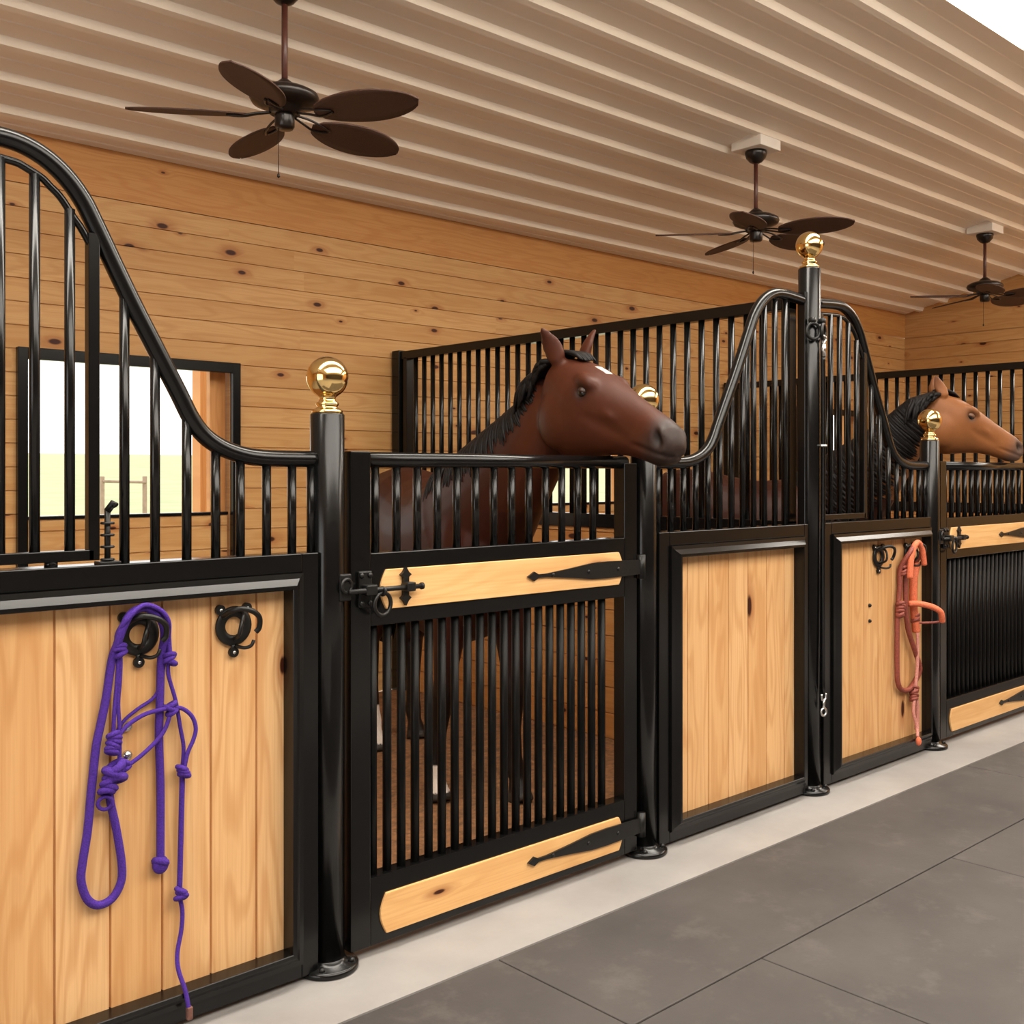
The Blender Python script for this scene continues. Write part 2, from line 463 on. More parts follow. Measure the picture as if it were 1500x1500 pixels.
for i, s in enumerate(sk + sk2):
    struct(s.build('window_and_added_glow_%d' % (i + 1), SKYL if i < len(sk) else SKYL_ADDED))

# floor: concrete with the kerb strip; rubber mats lie in the lower aisle
mb = MB()
mb.box(XL, XR, 2.405, 2.80, -0.15, 0.0)
mb.box(XL, XR, YF, 2.405, -0.15, -0.014)
struct(mb.build('floor', CONC))
struct(MB().box(XL, XR, 2.80, YB, -0.15, -0.004).build('floor_2', CONC))
bed = MB()
nx, ny = 130, 28; vs = []; fs = []
for j in range(ny + 1):
    for i in range(nx + 1):
        x = 0.62 + (XR - 0.66) * i / nx; y = 2.84 + (YB - 2.86) * j / ny
        edge = min(1.0, min(i, nx - i, j, ny - j) / 2.0)
        vs.append((x, y, 0.0 + 0.016 * edge * (0.6 + rnd.random())))
for j in range(ny):
    for i in range(nx):
        a = j * (nx + 1) + i; fs.append((a, a + 1, a + nx + 2, a + nx + 1))
bed.add(vs, fs, True)
tag(bed.build('stall_bedding', BED), 'brown wood shavings spread over the stall floors behind the black doors', 'bedding', kind='stuff')

def mat_at(x0, x1, y0, y1, label):
    g = 0.002
    o = MB().box(x0 + g, x1 - g, y0 + g, y1 - g, -0.014, -0.001, 0.003).build('rubber_mat', RUBBER)
    return tag(o, label, 'floor mat', 'rubber mats covering the aisle floor')
for x0, x1, lab in ((0.32, 2.15, 'narrow grey rubber mat beside the kerb below the purple halter barrier'), (2.15, 5.30, 'long narrow grey rubber mat beside the kerb in front of the near barred door'),
                    (5.30, 8.40, 'long narrow grey rubber mat beside the kerb in front of the far barred door')):
    mat_at(x0, x1, 1.87, 2.402, lab)
for x0, x1, lab in ((1.51, 2.74, 'wide grey rubber mat in the second row, nearest the viewer'), (2.74, 3.99, 'wide grey rubber mat in the second row, next after the nearest one'),
                    (3.99, 5.22, 'wide grey rubber mat in the second row, beyond the clear cross seam'), (5.22, 6.45, 'wide grey rubber mat in the second row, farthest from the viewer')):
    mat_at(x0, x1, 0.04, 1.868, lab)

# dutch doors in the back wall
for i, (x0, x1) in enumerate(DOORS):
    d = bpy.data.objects.new('door_%d' % (i + 1), None); COL.objects.link(d); d.location = ((x0 + x1) / 2, YB, 0); struct(d)
    mb = MB()
    mb.box(x0 - 0.012, x0 + 0.04, YB - 0.035, YB + 0.005, 0.02, DTOP + 0.012, 0.003)
    mb.box(x1 - 0.04, x1 + 0.012, YB - 0.035, YB + 0.005, 0.02, DTOP + 0.012, 0.003)
    mb.box(x0 + 0.04, x1 - 0.04, YB - 0.035, YB + 0.005, DTOP - 0.05, DTOP + 0.012, 0.003)
    mb.build('door_frame', BLACK, d)
    mb = MB()
    for (za, da), (zb, db) in zip(*(lambda s: (s, s[1:]))(seam_profile(0.03, 1.215, 0.14, 0.03))):
        mb.add([(x0 + 0.045, YB + 0.03 + da, za), (x1 - 0.045, YB + 0.03 + da, za), (x1 - 0.045, YB + 0.03 + db, zb), (x0 + 0.045, YB + 0.03 + db, zb)], [(0, 1, 2, 3)])
    mb.box(x0 + 0.045, x1 - 0.045, YB + 0.04, YB + 0.075, 0.03, 1.215)
    mb.build('lower_leaf', WALLP, d)
    MB().box(x0 + 0.042, x1 - 0.042, YB + 0.02, YB + 0.085, 1.213, 1.232, 0.003).build('leaf_cap', BLACK, d)
    MB().box(x1 - 0.115, x1 - 0.012, YB + 0.115, YB + 0.158, 0.03, DTOP - 0.03).build('door_jamb', POSTP, d)

# ------------------------------------------------------------------ outside, seen through the doors
mb = MB(); mb.box(-40, 60, 6.06, 16.0, -0.3, -0.12); struct(mb.build('ground', SAND))
mb = MB(); mb.add([(-200, 14.0, -0.12), (260, 14.0, -0.12), (260, 60.0, 0.9), (-200, 60.0, 0.9), (260, 170, 4.6), (-200, 170, 4.6)], [(0, 1, 2, 3), (3, 2, 4, 5)]); struct(mb.build('ground_2', GRASS))
pp = thing('porch_post', (4.13, 8.25, -0.12), 'bright pine porch post standing outside the open dutch door top', 'post')
MB().box(4.055, 4.205, 8.175, 8.325, -0.12, 3.1, 0.006).build('post_shaft', POSTP, pp)
MB().box(4.03, 4.23, 8.15, 8.35, -0.12, 0.02, 0.004).build('post_foot', FENCE, pp)
fn = thing('paddock_fence', (7.0, 17.0, -0.10), 'pale post-and-rail paddock fence far outside the purple halter stall', 'fence')
fx = [5.7, 6.1, 6.75, 7.45, 7.95, 8.15, 8.35, 8.55]
for i, x in enumerate(fx):
    MB().box(x - 0.03, x + 0.03, 16.96, 17.02, -0.12, (1.42 if i in (2, 3) else 0.85 + 0.06 * math.sin(3 * x)), 0.008).build('fence_post', FENCE, fn)
for z, a_, b_ in ((0.35, fx[0], fx[-1]), (0.68, fx[0], fx[-1]), (1.34, fx[2], fx[3])):
    MB().tube([(a_, 16.95, z), (b_, 16.95, z - 0.02)], 0.022, 8).build('fence_rail', FENCE, fn)

# ------------------------------------------------------------------ stall fronts
YP = 2.7; RB = 0.0128; RT = 0.024; ZR = 1.503
CURVE = [(0.0, 1.503), (0.12, 1.503), (0.22, 1.505), (0.285, 1.514), (0.345, 1.534), (0.393, 1.565), (0.43, 1.61), (0.465, 1.675), (0.525, 1.782), (0.588, 1.895), (0.635, 1.985), (0.688, 2.089), (0.722, 2.15),
         (0.765, 2.200), (0.815, 2.236), (0.87, 2.257), (0.93, 2.263), (1.02, 2.259), (1.125, 2.252)]
def curve_z(d):
    for (a, za), (b, zb) in zip(CURVE, CURVE[1:]):
        if a <= d <= b: return za + (zb - za) * (d - a) / (b - a)
    return CURVE[-1][1]

def make_post(x, top, label, rings=False):
    p = thing('stall_post', (x, YP, 0), label, 'post', 'black stall front posts with brass balls')
    MB().lathe((x, YP, 0), [(0.0505, 0.004), (0.0505, top - 0.004), (0.047, top)], 40).build('post_tube', BLACK, p)
    MB().lathe((x, YP, 0), [(0.088, 0.0), (0.092, 0.004), (0.092, 0.014), (0.086, 0.020), (0.060, 0.024), (0.053, 0.034), (0.0506, 0.036)], 40).build('base_flange', BLACK, p)
    for k in range(4):
        a = PI / 4 + PI / 2 * k
        MB().lathe((x + 0.073 * math.cos(a), YP + 0.073 * math.sin(a), 0.02), [(0.010, 0), (0.010, 0.007), (0.005, 0.012)], 6).build('flange_bolt', IRON, p)
    prof = [(0.044, 0), (0.046, 0.004), (0.044, 0.010), (0.033, 0.015), (0.030, 0.020), (0.034, 0.026), (0.034, 0.031), (0.026, 0.036), (0.024, 0.046), (0.027, 0.05)]
    R = 0.062; zc = 0.107
    for k in range(1, 25):
        t = PI - 0.44 - (PI - 0.44) * k / 24
        prof.append((max(0.0, R * math.sin(t)), zc + R * math.cos(t)))
    b = MB().lathe((x, YP, top), prof, 48).build('brass_ball', BRASS, p)
    b['label'] = 'polished brass ball finial'
    if rings:
        pl = MB()
        for sx in (-1, 1):
            pl.box(x + sx * 0.056 - 0.012, x + sx * 0.056 + 0.012, YP - 0.02, YP + 0.02, 1.14, 2.29, 0.003)
        pl.build('side_channel', BLACK, p)
        for rx, ry in ((x + 0.012, YP - 0.066), (x - 0.047, YP - 0.050)):
            r = MB().torus((rx, ry, 2.108), 0.036, 0.0075, (0.35 * (1 if rx > x else -1.2), -1, 0.0), 32, 10)
            r.lathe((rx, ry + 0.004, 2.158), [(0.013, -0.012), (0.015, -0.006), (0.015, 0.006), (0.012, 0.012)], 16, (0, -1, 0))
            r.tube([(rx, ry + 0.022, 2.158), (rx, ry - 0.004, 2.158)], 0.008, 10)
            ro = r.build('tie_ring', IRON, p)
    return p
X1, X2, X3, X4 = 1.742, 3.175, 4.345, 5.520
make_post(X1, 1.638, 'short black brass-topped post between the purple halter and the near barred door')
make_post(X2, 1.638, 'short black post whose brass ball peeks out behind the nearer horse head')
p3 = make_post(X3, 2.405, 'tall black post with brass ball between the two stalls', True)
make_post(X4, 1.638, 'short black post with brass ball in front of the lighter brown horse')

def frame_boxes(mb, xo0, xo1, xi0, xi1, zo0, zo1, zi0, zi1, y0, y1, c=0.003):
    mb.box(xo0, xi0, y0, y1, zo0, zo1, c); mb.box(xi1, xo1, y0, y1, zo0, zo1, c)
    mb.box(xi0, xi1, y0, y1, zo0, zi0, c); mb.box(xi0, xi1, y0, y1, zi1, zo1, c)

def make_panel(xlow, xhigh, wood, bars, label, gate=None, anchor=None):
    """panel whose rail is low beside post xlow and high beside post xhigh"""
    s = 1 if xhigh > xlow else -1
    anchor = xlow if anchor is None else anchor
    xa, xz = sorted((xlow + s * 0.052, xhigh - s * 0.066))
    p = thing('stall_barrier', ((xa + xz) / 2, YP, 0), label, 'stall barrier', 'half-height stall barriers')
    wx0, wx1 = wood; LW = 0.046; wz0, wz1 = 0.103, 1.132
    fr = MB()
    frame_boxes(fr, xa, xz, wx0 - LW, wx1 + LW, 0.016, 1.232, wz0 - LW, wz1 + LW, 2.665, 2.738)
    fr.build('frame', BLACK, p)
    lip = MB()
    loops = [(0.0, 2.735), (0.0, 2.638), (0.002, 2.636), (0.012, 2.636), (0.030, 2.652), (0.0445, 2.655), (0.0455, 2.700)]
    vs = []
    for o_, y_ in loops:
        vs += [(wx0 - o_, y_, wz0 - o_), (wx1 + o_, y_, wz0 - o_), (wx1 + o_, y_, wz1 + o_), (wx0 - o_, y_, wz1 + o_)]
    fs = []
    for i in range(len(loops) - 1):
        for j in range(4):
            fs.append((i * 4 + j, i * 4 + (j + 1) % 4, (i + 1) * 4 + (j + 1) % 4, (i + 1) * 4 + j))
    lip.add(vs, fs)
    lip.build('rebate_lip', BLACK, p)
    wd = MB()
    pr = seam_profile(wx0, wx1, 0.138, 1.089 - 0.138 * 40)
    for (x0, d0), (x1, d1) in zip(pr, pr[1:]):
        wd.add([(x0, 2.69 + d0, 0.09), (x1, 2.69 + d1, 0.09), (x1, 2.69 + d1, 1.14), (x0, 2.69 + d0, 1.14)], [(0, 1, 2, 3)])
    wd.add([(wx0, 2.725, 0.09), (wx1, 2.725, 0.09), (wx1, 2.725, 1.14), (wx0, 2.725, 1.14)], [(3, 2, 1, 0)])
    wd.build('wood_infill', PANELP, p)
    pts = [(anchor + s * d, YP, z) for d, z in CURVE]
    pts[0] = (xlow + s * 0.045, YP, ZR); pts[-1] = (xhigh - s * 0.06, YP, CURVE[-1][1])
    MB().tube(smooth_path(pts, 4), RT, 18).build('curved_top_rail', BLACK, p)
    gx = None
    if gate: gx = gate['stile']
    for i, x in enumerate(bars):
        d = (x - anchor) * s
        MB().tube([(x, YP, 1.226), (x, YP, curve_z(d) - 0.010)], RB, 12).build('bar', BLACK, p)
    if gate:
        g = MB()
        # frame of the swing-out hatch: bottom bar, stile and a top bar that follows the rail
        zt = curve_z((gx - anchor) * s) - 0.05
        gy = YP - 0.004
        g.box(gx - 0.014, gx + 0.014, gy - 0.014, gy + 0.014, 1.243, zt + 0.01, 0.002)
        g.box(min(gx, gate['end']), max(gx, gate['end']), gy - 0.014, gy + 0.014, 1.243, 1.270, 0.002)
        top = []
        n = 26
        for k in range(n + 1):
            x = gx + (gate['end'] - gx) * k / n
            dd = (x - anchor) * s
            sl = (curve_z(dd + 0.02) - curve_z(dd - 0.02)) / 0.04
            top.append((x, gy, curve_z(dd) - 0.050 * math.sqrt(1 + min(sl, 1.2) ** 2)))
        g.tube(smooth_path(top, 2), 0.0095, 10)
        g.box(gate['end'] - 0.012, gate['end'] + 0.012, gy - 0.012, gy + 0.012, 1.243, top[-1][2], 0.002)
        go = g.build('feed_hatch', BLACK, p)
        for x in gate['bars']:
            dd = (x - anchor) * s
            t = (x - gx) / (gate['end'] - gx)
            zt2 = top[min(n, max(0, int(round(t * n))))][2]
            MB().tube([(x, gy, 1.26), (x, gy, zt2)], RB, 12).build('hatch_bar', BLACK, go)
        # hinge pins under the hatch
        MB().tube([(gx - 0.10, YP, 1.226), (gx - 0.10, YP, 1.25)], 0.016, 12).build('hatch_pivot', BLACK, p)
    return p

barsA = [1.130, 1.212, 1.300, 1.384, 1.458, 1.540, 1.622, 1.686]
pA = make_panel(X1, 0.575, (0.728, 1.589), barsA, 'pine and black steel half-height barrier with a purple halter hung on it',
                gate=dict(stile=1.046, end=0.66, bars=[0.745, 0.826, 0.906, 0.990]))
barsB = [3.258 + 0.0807 * k for k in range(12)]
pB = make_panel(X2, X3, (3.337, 4.202), barsB, 'bare pine and black steel barrier with nothing hung on it', anchor=3.190)
barsC = [x + 3.775 for x in barsA]
pC = make_panel(X4, X3, (4.524, 5.409), barsC, 'pine and black steel half-height barrier with red tack hung on it',
                gate=dict(stile=4.822, end=4.43, bars=[4.52, 4.60, 4.68, 4.757]), anchor=5.512)
# spring latch on the first hatch
lt = MB()
lt.tube([(1.082, 2.69, 1.235), (1.082, 2.69, 1.372)], 0.0075, 12)
lt.tube([(1.082, 2.69, 1.366), (1.094, 2.682, 1.386), (1.096, 2.675, 1.380)], 0.009, 10)
for z in (1.243, 1.275, 1.305, 1.335):
    lt.lathe((1.082, 2.69, z), [(0.016, -0.003), (0.018, 0), (0.016, 0.003)], 18)
lt.box(1.055, 1.11, 2.67, 2.71, 1.231, 1.239, 0.002)
lt.build('spring_latch', IRON, pA)
for par, bl, mt, rr in ((pA, [(1.132, 0.812), (1.132, 0.738)], STEEL, 0.0135), (pC, [(4.495 + 0.06, 0.811), (4.495 + 0.06, 0.735), (4.866, 0.812), (4.866, 0.735)], IRON, 0.009)):
    for x, z in bl:
        MB().lathe((x, 2.689, z), [(rr, 0), (rr, 0.003), (rr * 0.85, 0.008), (rr * 0.4, 0.012), (0, 0.0125)], 20, (0, -1, 0)).build('carriage_bolt', mt, par)

def strip_shape(x0, x1, z0, z1, bulge=0.022, n=8):
    pts = []
    for k in range(n + 1):
        t = k / n; pts.append((x1 - 0.0 + bulge * math.sin(PI * t), z0 + (z1 - z0) * t))
    for k in range(n + 1):
        t = k / n; pts.append((x0 - bulge * math.sin(PI * t), z1 + (z0 - z1) * t))
    return pts

def make_door(dx, label, lab_latch=None):
    xl, xr = 1.806 + dx, 3.105 + dx; il, ir = 1.878 + dx, 3.034 + dx
    d = thing('stall_door', ((xl + xr) / 2, YP, 0.03), label, 'stall door', 'hinged steel stall doors')
    f = MB(); y0, y1 = 2.672, 2.728
    f.box(xl, il, y0, y1, 0.03, 1.528, 0.003); f.box(ir, xr, y0, y1, 0.03, 1.500, 0.003)
    f.box(il, ir, y0, y1, 0.998, 1.220, 0.003)
    f.box(il, ir, y0, y1, 0.03, 0.236, 0.003)
    f.build('frame', BLACK, d)
    MB().tube([(il - 0.03, YP, ZR), (ir + 0.03, YP, ZR)], RT, 18).build('top_rail', BLACK, d)
    bm0 = None
    for k in range(13):
        x = 1.990 + dx + 0.0816 * k
        x = 1.913 + dx + 0.0813 * k
        MB().tube([(x, YP, 1.215), (x, YP, ZR - 0.01)], 0.0135, 12).build('upper_bar', BLACK, d)
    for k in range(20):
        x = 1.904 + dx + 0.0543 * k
        MB().tube([(x, YP, 0.232), (x, YP, 1.002)], 0.0145, 10).build('lower_bar', BLACK_DIM, d)
    for z0, z1 in ((1.047, 1.168), (0.057, 0.180)):
        MB().prism(strip_shape(1.932 + dx, 2.994 + dx, z0, z1), 2.664, 2.690).build('wood_strip', STRIPP, d, bevel=0.002)
    for zc in (1.107, 0.126):
        h = MB(); X = 2.52 + dx
        top = [(X + 0.03, 0.016), (X + 0.05, 0.006), (X + 0.09, 0.006), (X + 0.20, 0.016), (X + 0.32, 0.029), (X + 0.40, 0.031), (X + 0.585, 0.027)]
        poly = [(X, zc)] + [(x, zc - w) for x, w in top] + [(x, zc + w) for x, w in reversed(top)]
        h.prism(poly, 2.656, 2.664)
        h.tube([(X + 0.60, 2.664, zc - 0.045), (X + 0.60, 2.664, zc + 0.045)], 0.016, 14)
        for bx in (0.12, 0.30, 0.46):
            h.lathe((X + bx, 2.657, zc), [(0.008, 0), (0.006, 0.004), (0, 0.005)], 12, (0, -1, 0))
        h.build('strap_hinge', IRON, d)
    # slide bolt with spear-ended keeper and ring pull
    b = MB(); X = dx
    b.tube([(1.775 + X, 2.636, 1.112), (2.045 + X, 2.636, 1.112)], 0.0078, 12)
    b.lathe((2.045 + X, 2.636, 1.112), [(0.0, -0.006), (0.011, -0.004), (0.011, 0.004), (0.0, 0.006)], 12, (1, 0, 0))
    bo = b.build('slide_bolt', IRON, d)
    k = MB(); cx = 1.998 + X; cz = 1.113
    half = [(0, 0.060), (-0.010, 0.044), (-0.020, 0.036), (-0.010, 0.028), (-0.010, 0.010), (-0.016, 0.0)]
    poly = [(cx + a, cz + b_) for a, b_ in half] + [(cx + a, cz - b_) for a, b_ in reversed(half[:-1])] + [(cx - a, cz - b_) for a, b_ in half[1:]] + [(cx - a, cz + b_) for a, b_ in reversed(half[1:-1])]
    k.prism(poly, 2.652, 2.664); k.box(cx - 0.016, cx + 0.016, 2.624, 2.656, cz - 0.014, cz + 0.014, 0.003)
    k.build('bolt_keeper', IRON, d)
    k = MB(); cx = 1.852 + X
    k.box(cx - 0.024, cx + 0.024, 2.660, 2.673, cz - 0.055, cz + 0.055, 0.004); k.box(cx - 0.020, cx + 0.020, 2.625, 2.658, cz - 0.016, cz + 0.016, 0.004)
    for sx in (-1, 1):
        for sz in (-1, 1): k.lathe((cx + sx * 0.015, 2.660, cz + sz * 0.042), [(0.009, 0), (0.007, 0.005), (0, 0.006)], 12, (0, -1, 0))
    k.build('bolt_plate', IRON, d)
    k = MB().torus((1.896 + X, 2.636, 1.068), 0.034, 0.0065, (0.15, -1, 0), 28, 8)
    k.torus((1.896 + X, 2.636, 1.106), 0.011, 0.005, (0.8, 0.3, 0), 16, 8)
    k.build('ring_pull', IRON, d)
    k = MB(); cx = X1 + X + 0.03
    k.torus((cx, 2.643, 1.130), 0.020, 0.0055, (0.2, -1, 0), 20, 8); k.box(cx - 0.02, cx + 0.02, 2.646, 2.668, 1.085, 1.165, 0.004)
    k.build('bolt_socket', IRON, d)
    return d
make_door(0.0, 'black barred stall door with pine strips that the near dark horse looks over')
make_door(X4 - X1, 'black barred stall door with pine strips below the lighter brown horse')

def make_partition(x, label):
    p = thing('stall_partition', (x, (2.8 + 5.86) / 2, 0), label, 'partition', 'barred partitions between the stalls')
    y0, y1 = 2.79, 5.86
    f = MB()
    f.box(x - 0.03, x + 0.03, y0, y1, 2.228, 2.282, 0.003)
    f.box(x - 0.03, x + 0.03, y0, y1, 1.165, 1.240, 0.003)
    f.box(x - 0.03, x + 0.03, y0, y0 + 0.045, 0.0, 2.282, 0.003)
    f.build('frame', BLACK, p)
    b = MB(); b.box(x - 0.03, x + 0.03, y1 - 0.125, y1 - 0.085, 0.0, 2.24, 0.003); b.box(x - 0.045, x + 0.045, y1 - 0.06, y1 + 0.02, 0.0, 2.29, 0.004)
    b.build('wall_post', BLACK, p)
    w = MB()
    pr = seam_profile(0.0, 1.17, 0.14, 0.02)
    for sx in (-1, 1):
        for (z0, d0), (z1, d1) in zip(pr, pr[1:]):
            w.add([(x + sx * (0.02 - d0), y0 + 0.04, z0), (x + sx * (0.02 - d0), y1 - 0.06, z0), (x + sx * (0.02 - d1), y1 - 0.06, z1), (x + sx * (0.02 - d1), y0 + 0.04, z1)], [(0, 1, 2, 3)])
    w.build('board_infill', PARTP, p)
    n = 31
    base = MB().tube([(x, 0, 1.235), (x, 0, 2.235)], 0.0125, 10)
    me = None
    for k in range(n):
        y = 5.672 - 0.0905 * k
        if y < y0 + 0.06: break
        if me is None:
            o = MB().tube([(x, y, 1.235), (x, y, 2.235)], 0.0160, 10).build('bar', BLACK, p); me = o; yref = y
        else:
            c = me.copy(); COL.objects.link(c); c.parent = p; c.location = (0, y - yref, 0)
    return p
make_partition(4.35, 'tall barred partition behind the nearer horse, its low part pine')
make_partition(8.08, 'tall barred partition behind the lighter brown horse head')

# bridle brackets
def make_bracket(x, z, label):
    b = thing('bridle_bracket', (x, 2.689, z), label, 'tack hook', 'black iron bridle brackets')
    m = MB(); y = 2.681
    m.torus((x, y, z), 0.040, 0.015, (0, 1, 0), 32, 10, 0.45)
    for ax, az in ((-0.040, 0.047), (0.040, 0.047), (0.0, -0.072)):
        m.prism([(x + ax + 0.014 * math.cos(2 * PI * k / 16), z + az + 0.014 * math.sin(2 * PI * k / 16)) for k in range(16)], y - 0.004, y + 0.006)
        m.tube([(x + ax * 0.65, y, z + az * 0.65), (x + ax, y, z + az)], 0.0085, 8, flat=0.5)
    m.build('ring_plate', IRON, b)
    m = MB()
    pts = [(x - 0.034, y - 0.004, z + 0.03), (x - 0.03, y - 0.035, z + 0.045), (x - 0.012, y - 0.062, z + 0.054), (x + 0.018, y - 0.070, z + 0.046), (x + 0.044, y - 0.062, z + 0.026), (x + 0.05, y - 0.05, z - 0.004), (x + 0.042, y - 0.045, z - 0.016)]
    m.tube(smooth_path(pts, 5), 0.0075, 10)
    pts = [(x + 0.02, y - 0.004, z + 0.042), (x + 0.012, y - 0.03, z + 0.03), (x - 0.002, y - 0.045, z + 0.005), (x - 0.006, y - 0.04, z - 0.02), (x - 0.002, y - 0.004, z - 0.035)]
    m.tube(smooth_path(pts, 5), 0.0055, 10)
    m.build('bridle_arm', IRON, b)
    m = MB()
    pts = [(x + 0.004, y - 0.004, z - 0.055), (x + 0.016, y - 0.03, z - 0.058), (x + 0.030, y - 0.042, z - 0.052), (x + 0.038, y - 0.042, z - 0.038)]
    m.tube(smooth_path(pts, 5), 0.005, 10)
    m.build('small_hook', IRON, b)
    for ax, az in ((-0.040, 0.047), (0.040, 0.047), (0.0, -0.072)):
        MB().lathe((x + ax, y - 0.004, z + az), [(0.006, 0), (0.004, 0.003), (0, 0.0035)], 10, (0, -1, 0)).build('screw', STEEL, b)
    return b
make_bracket(1.160, 1.046, 'black iron bridle bracket carrying the purple halter')
make_bracket(1.428, 1.042, 'empty black iron bridle bracket right of the purple halter')
make_bracket(4.945, 1.049, 'empty black iron bridle bracket left of the red tack')
make_bracket(5.262, 1.044, 'black iron bridle bracket carrying the red tack')

# ------------------------------------------------------------------ purple rope halter with its lead rope
def rope(mb, xz, y, r, sub=5, n=10, ys=None):
    pts = []
    for i, (x, z) in enumerate(xz):
        pts.append((x, y if ys is None else ys[i], z))
    mb.tube(smooth_path(pts, sub), r, n)
def knot(mb, x, y, z, r, seed=0):
    rr = random.Random(seed)
    for k in range(3):
        a = rr.random() * PI
        mb.torus((x + (rr.random() - .5) * r * .5, y, z + (k - 1) * r * 0.55), r * 0.75, r * 0.42, (math.cos(a) * 0.6, 0.5 * math.sin(a), 1.0), 14, 8)
HAL = thing('rope_halter', (1.16, 2.66, 0.04), 'purple rope halter with looped lead rope hanging from an iron bracket', 'halter')
YH = 2.672
lead = [(1.214, 0.462), (1.214, 0.489), (1.214, 0.649), (1.210, 0.774), (1.213, 0.880), (1.216, 0.976), (1.217, 1.040), (1.203, 1.082), (1.181, 1.108), (1.152, 1.118), (1.122, 1.105), (1.103, 1.072), (1.093, 1.030), (1.086, 0.990), (1.072, 0.900), (1.057, 0.829), (1.046, 0.777), (1.036, 0.687), (1.033, 0.659), (1.025, 0.573), (1.013, 0.499), (1.009, 0.453), (1.023, 0.405), (1.050, 0.381), (1.085, 0.387), (1.109, 0.422), (1.111, 0.473), (1.097, 0.563), (1.082, 0.635), (1.079, 0.681), (1.085, 0.712)]
ly = [YH - 0.016 * (1 if 6 <= i <= 12 else 0) - (0.012 if 7 <= i <= 11 else 0) for i in range(len(lead))]
m = MB(); rope(m, lead, YH, 0.0105, 5, 12, ly); lr = m.build('lead_rope', PURPLE, HAL)
m = MB(); m.sphere((1.214, YH, 0.442), 0.023, 16, 10, (0.95, 0.7, 1.05)); m.torus((1.214, YH, 0.449), 0.014, 0.010, (0.5, 0.4, 1), 16, 8); m.build('popper_knot', PURPLE, lr)
m = MB()
cr = [(1.102, 1.014), (1.094, 1.050), (1.108, 1.090), (1.148, 1.122), (1.190, 1.110), (1.216, 1.078), (1.229, 1.030), (1.232, 0.982)]
for dy, dr in ((-0.030, 0.0), (-0.042, 0.004)):
    rope(m, [(x, z + dr) for x, z in cr], YH, 0.0062, 5, 10, [YH + (dy if 1 < i < 6 else dy * 0.4) for i in range(len(cr))])
m.build('crown_rope', PURPLE, HAL)
m = MB()
rope(m, [(1.102, 1.017), (1.105, 0.988), (1.103, 0.933), (1.099, 0.878), (1.103, 0.804), (1.102, 0.727)], YH - 0.008, 0.0052)
rope(m, [(1.102, 1.012), (1.095, 0.916), (1.090, 0.862), (1.086, 0.785)], YH - 0.006, 0.0052)
rope(m, [(1.234, 0.974), (1.233, 0.935), (1.253, 0.864), (1.265, 0.796), (1.275, 0.737), (1.270, 0.676)], YH - 0.006, 0.0052)
m.build('cheek_ropes', PURPLE, HAL)
m = MB()
rope(m, [(1.086, 0.785), (1.116, 0.820), (1.162, 0.843), (1.208, 0.849), (1.236, 0.849), (1.265, 0.844), (1.293, 0.819), (1.304, 0.786), (1.297, 0.756), (1.281, 0.724), (1.270, 0.676)], YH - 0.017, 0.0056, 5, 10)
rope(m, [(1.090, 0.787), (1.116, 0.828), (1.154, 0.855), (1.201, 0.882), (1.220, 0.933), (1.229, 0.982)], YH + 0.004, 0.0046)
rope(m, [(1.236, 0.847), (1.221, 0.803), (1.201, 0.776), (1.162, 0.745), (1.123, 0.723), (1.093, 0.714)], YH - 0.018, 0.0056)
m.build('noseband_rope', PURPLE, HAL)
for i, (x, z) in enumerate([(1.102, 1.014), (1.234, 0.977), (1.236, 0.847), (1.088, 0.795), (1.084, 0.770), (1.098, 0.715), (1.112, 0.722), (1.076, 0.690), (1.270, 0.676), (1.265, 0.355)]):
    m = MB(); knot(m, x, YH - 0.012, z, 0.0165, i); m.build('knot', PURPLE, HAL)
m = MB(); knot(m, 1.085, YH - 0.016, 0.708, 0.026, 40); knot(m, 1.070, YH - 0.014, 0.676, 0.020, 41)
m.torus((1.064, YH - 0.012, 0.636), 0.017, 0.005, (0.3, 1, 0.2), 18, 8)
m.build('fiador_knot', PURPLE, HAL)
m = MB()
rope(m, [(1.270, 0.676), (1.274, 0.655), (1.272, 0.571), (1.270, 0.488), (1.267, 0.381), (1.265, 0.351)], YH, 0.0072)
rope(m, [(1.265, 0.351), (1.274, 0.307), (1.270, 0.259), (1.256, 0.204), (1.253, 0.163), (1.264, 0.112), (1.270, 0.066)], YH, 0.0058, 5, 10, [YH, YH, YH - 0.004, YH - 0.01, YH - 0.022, YH - 0.038, YH - 0.046])
tl = m.build('tail_rope', PURPLE, HAL)
tp = MB().box(1.264, 1.279, 2.618, 2.633, 0.036, 0.070, 0.003).build('leather_tip', LEATHER, HAL); tp['label'] = 'brown leather tip'

# red and orange tack on the far panel
H2 = thing('leather_halter', (5.22, 2.66, 0.06), 'rust red and orange halter with lead hanging on the far panel', 'halter')
strand = [(5.296, 0.999), (5.285, 1.062), (5.250, 1.102), (5.205, 1.094), (5.160, 1.060), (5.140, 0.981), (5.133, 0.884), (5.112, 0.757), (5.105, 0.644), (5.105, 0.478), (5.114, 0.400), (5.154, 0.360), (5.233, 0.353), (5.306, 0.393), (5.328, 0.450), (5.277, 0.545), (5.211, 0.651), (5.182, 0.751), (5.176, 0.908), (5.197, 1.037)]
m = MB(); rope(m, strand, YH, 0.013, 5, 10, [YH - (0.045 if 0 < i < 5 else 0.012 if i > 13 else 0.004) for i in range(len(strand))]); m.build('lead_rope', ROPE_RED, H2)
m = MB()
rope(m, [(5.150, 0.93), (5.16, 1.02), (5.19, 1.085), (5.235, 1.108), (5.278, 1.07), (5.30, 0.99)], YH - 0.05, 0.015)
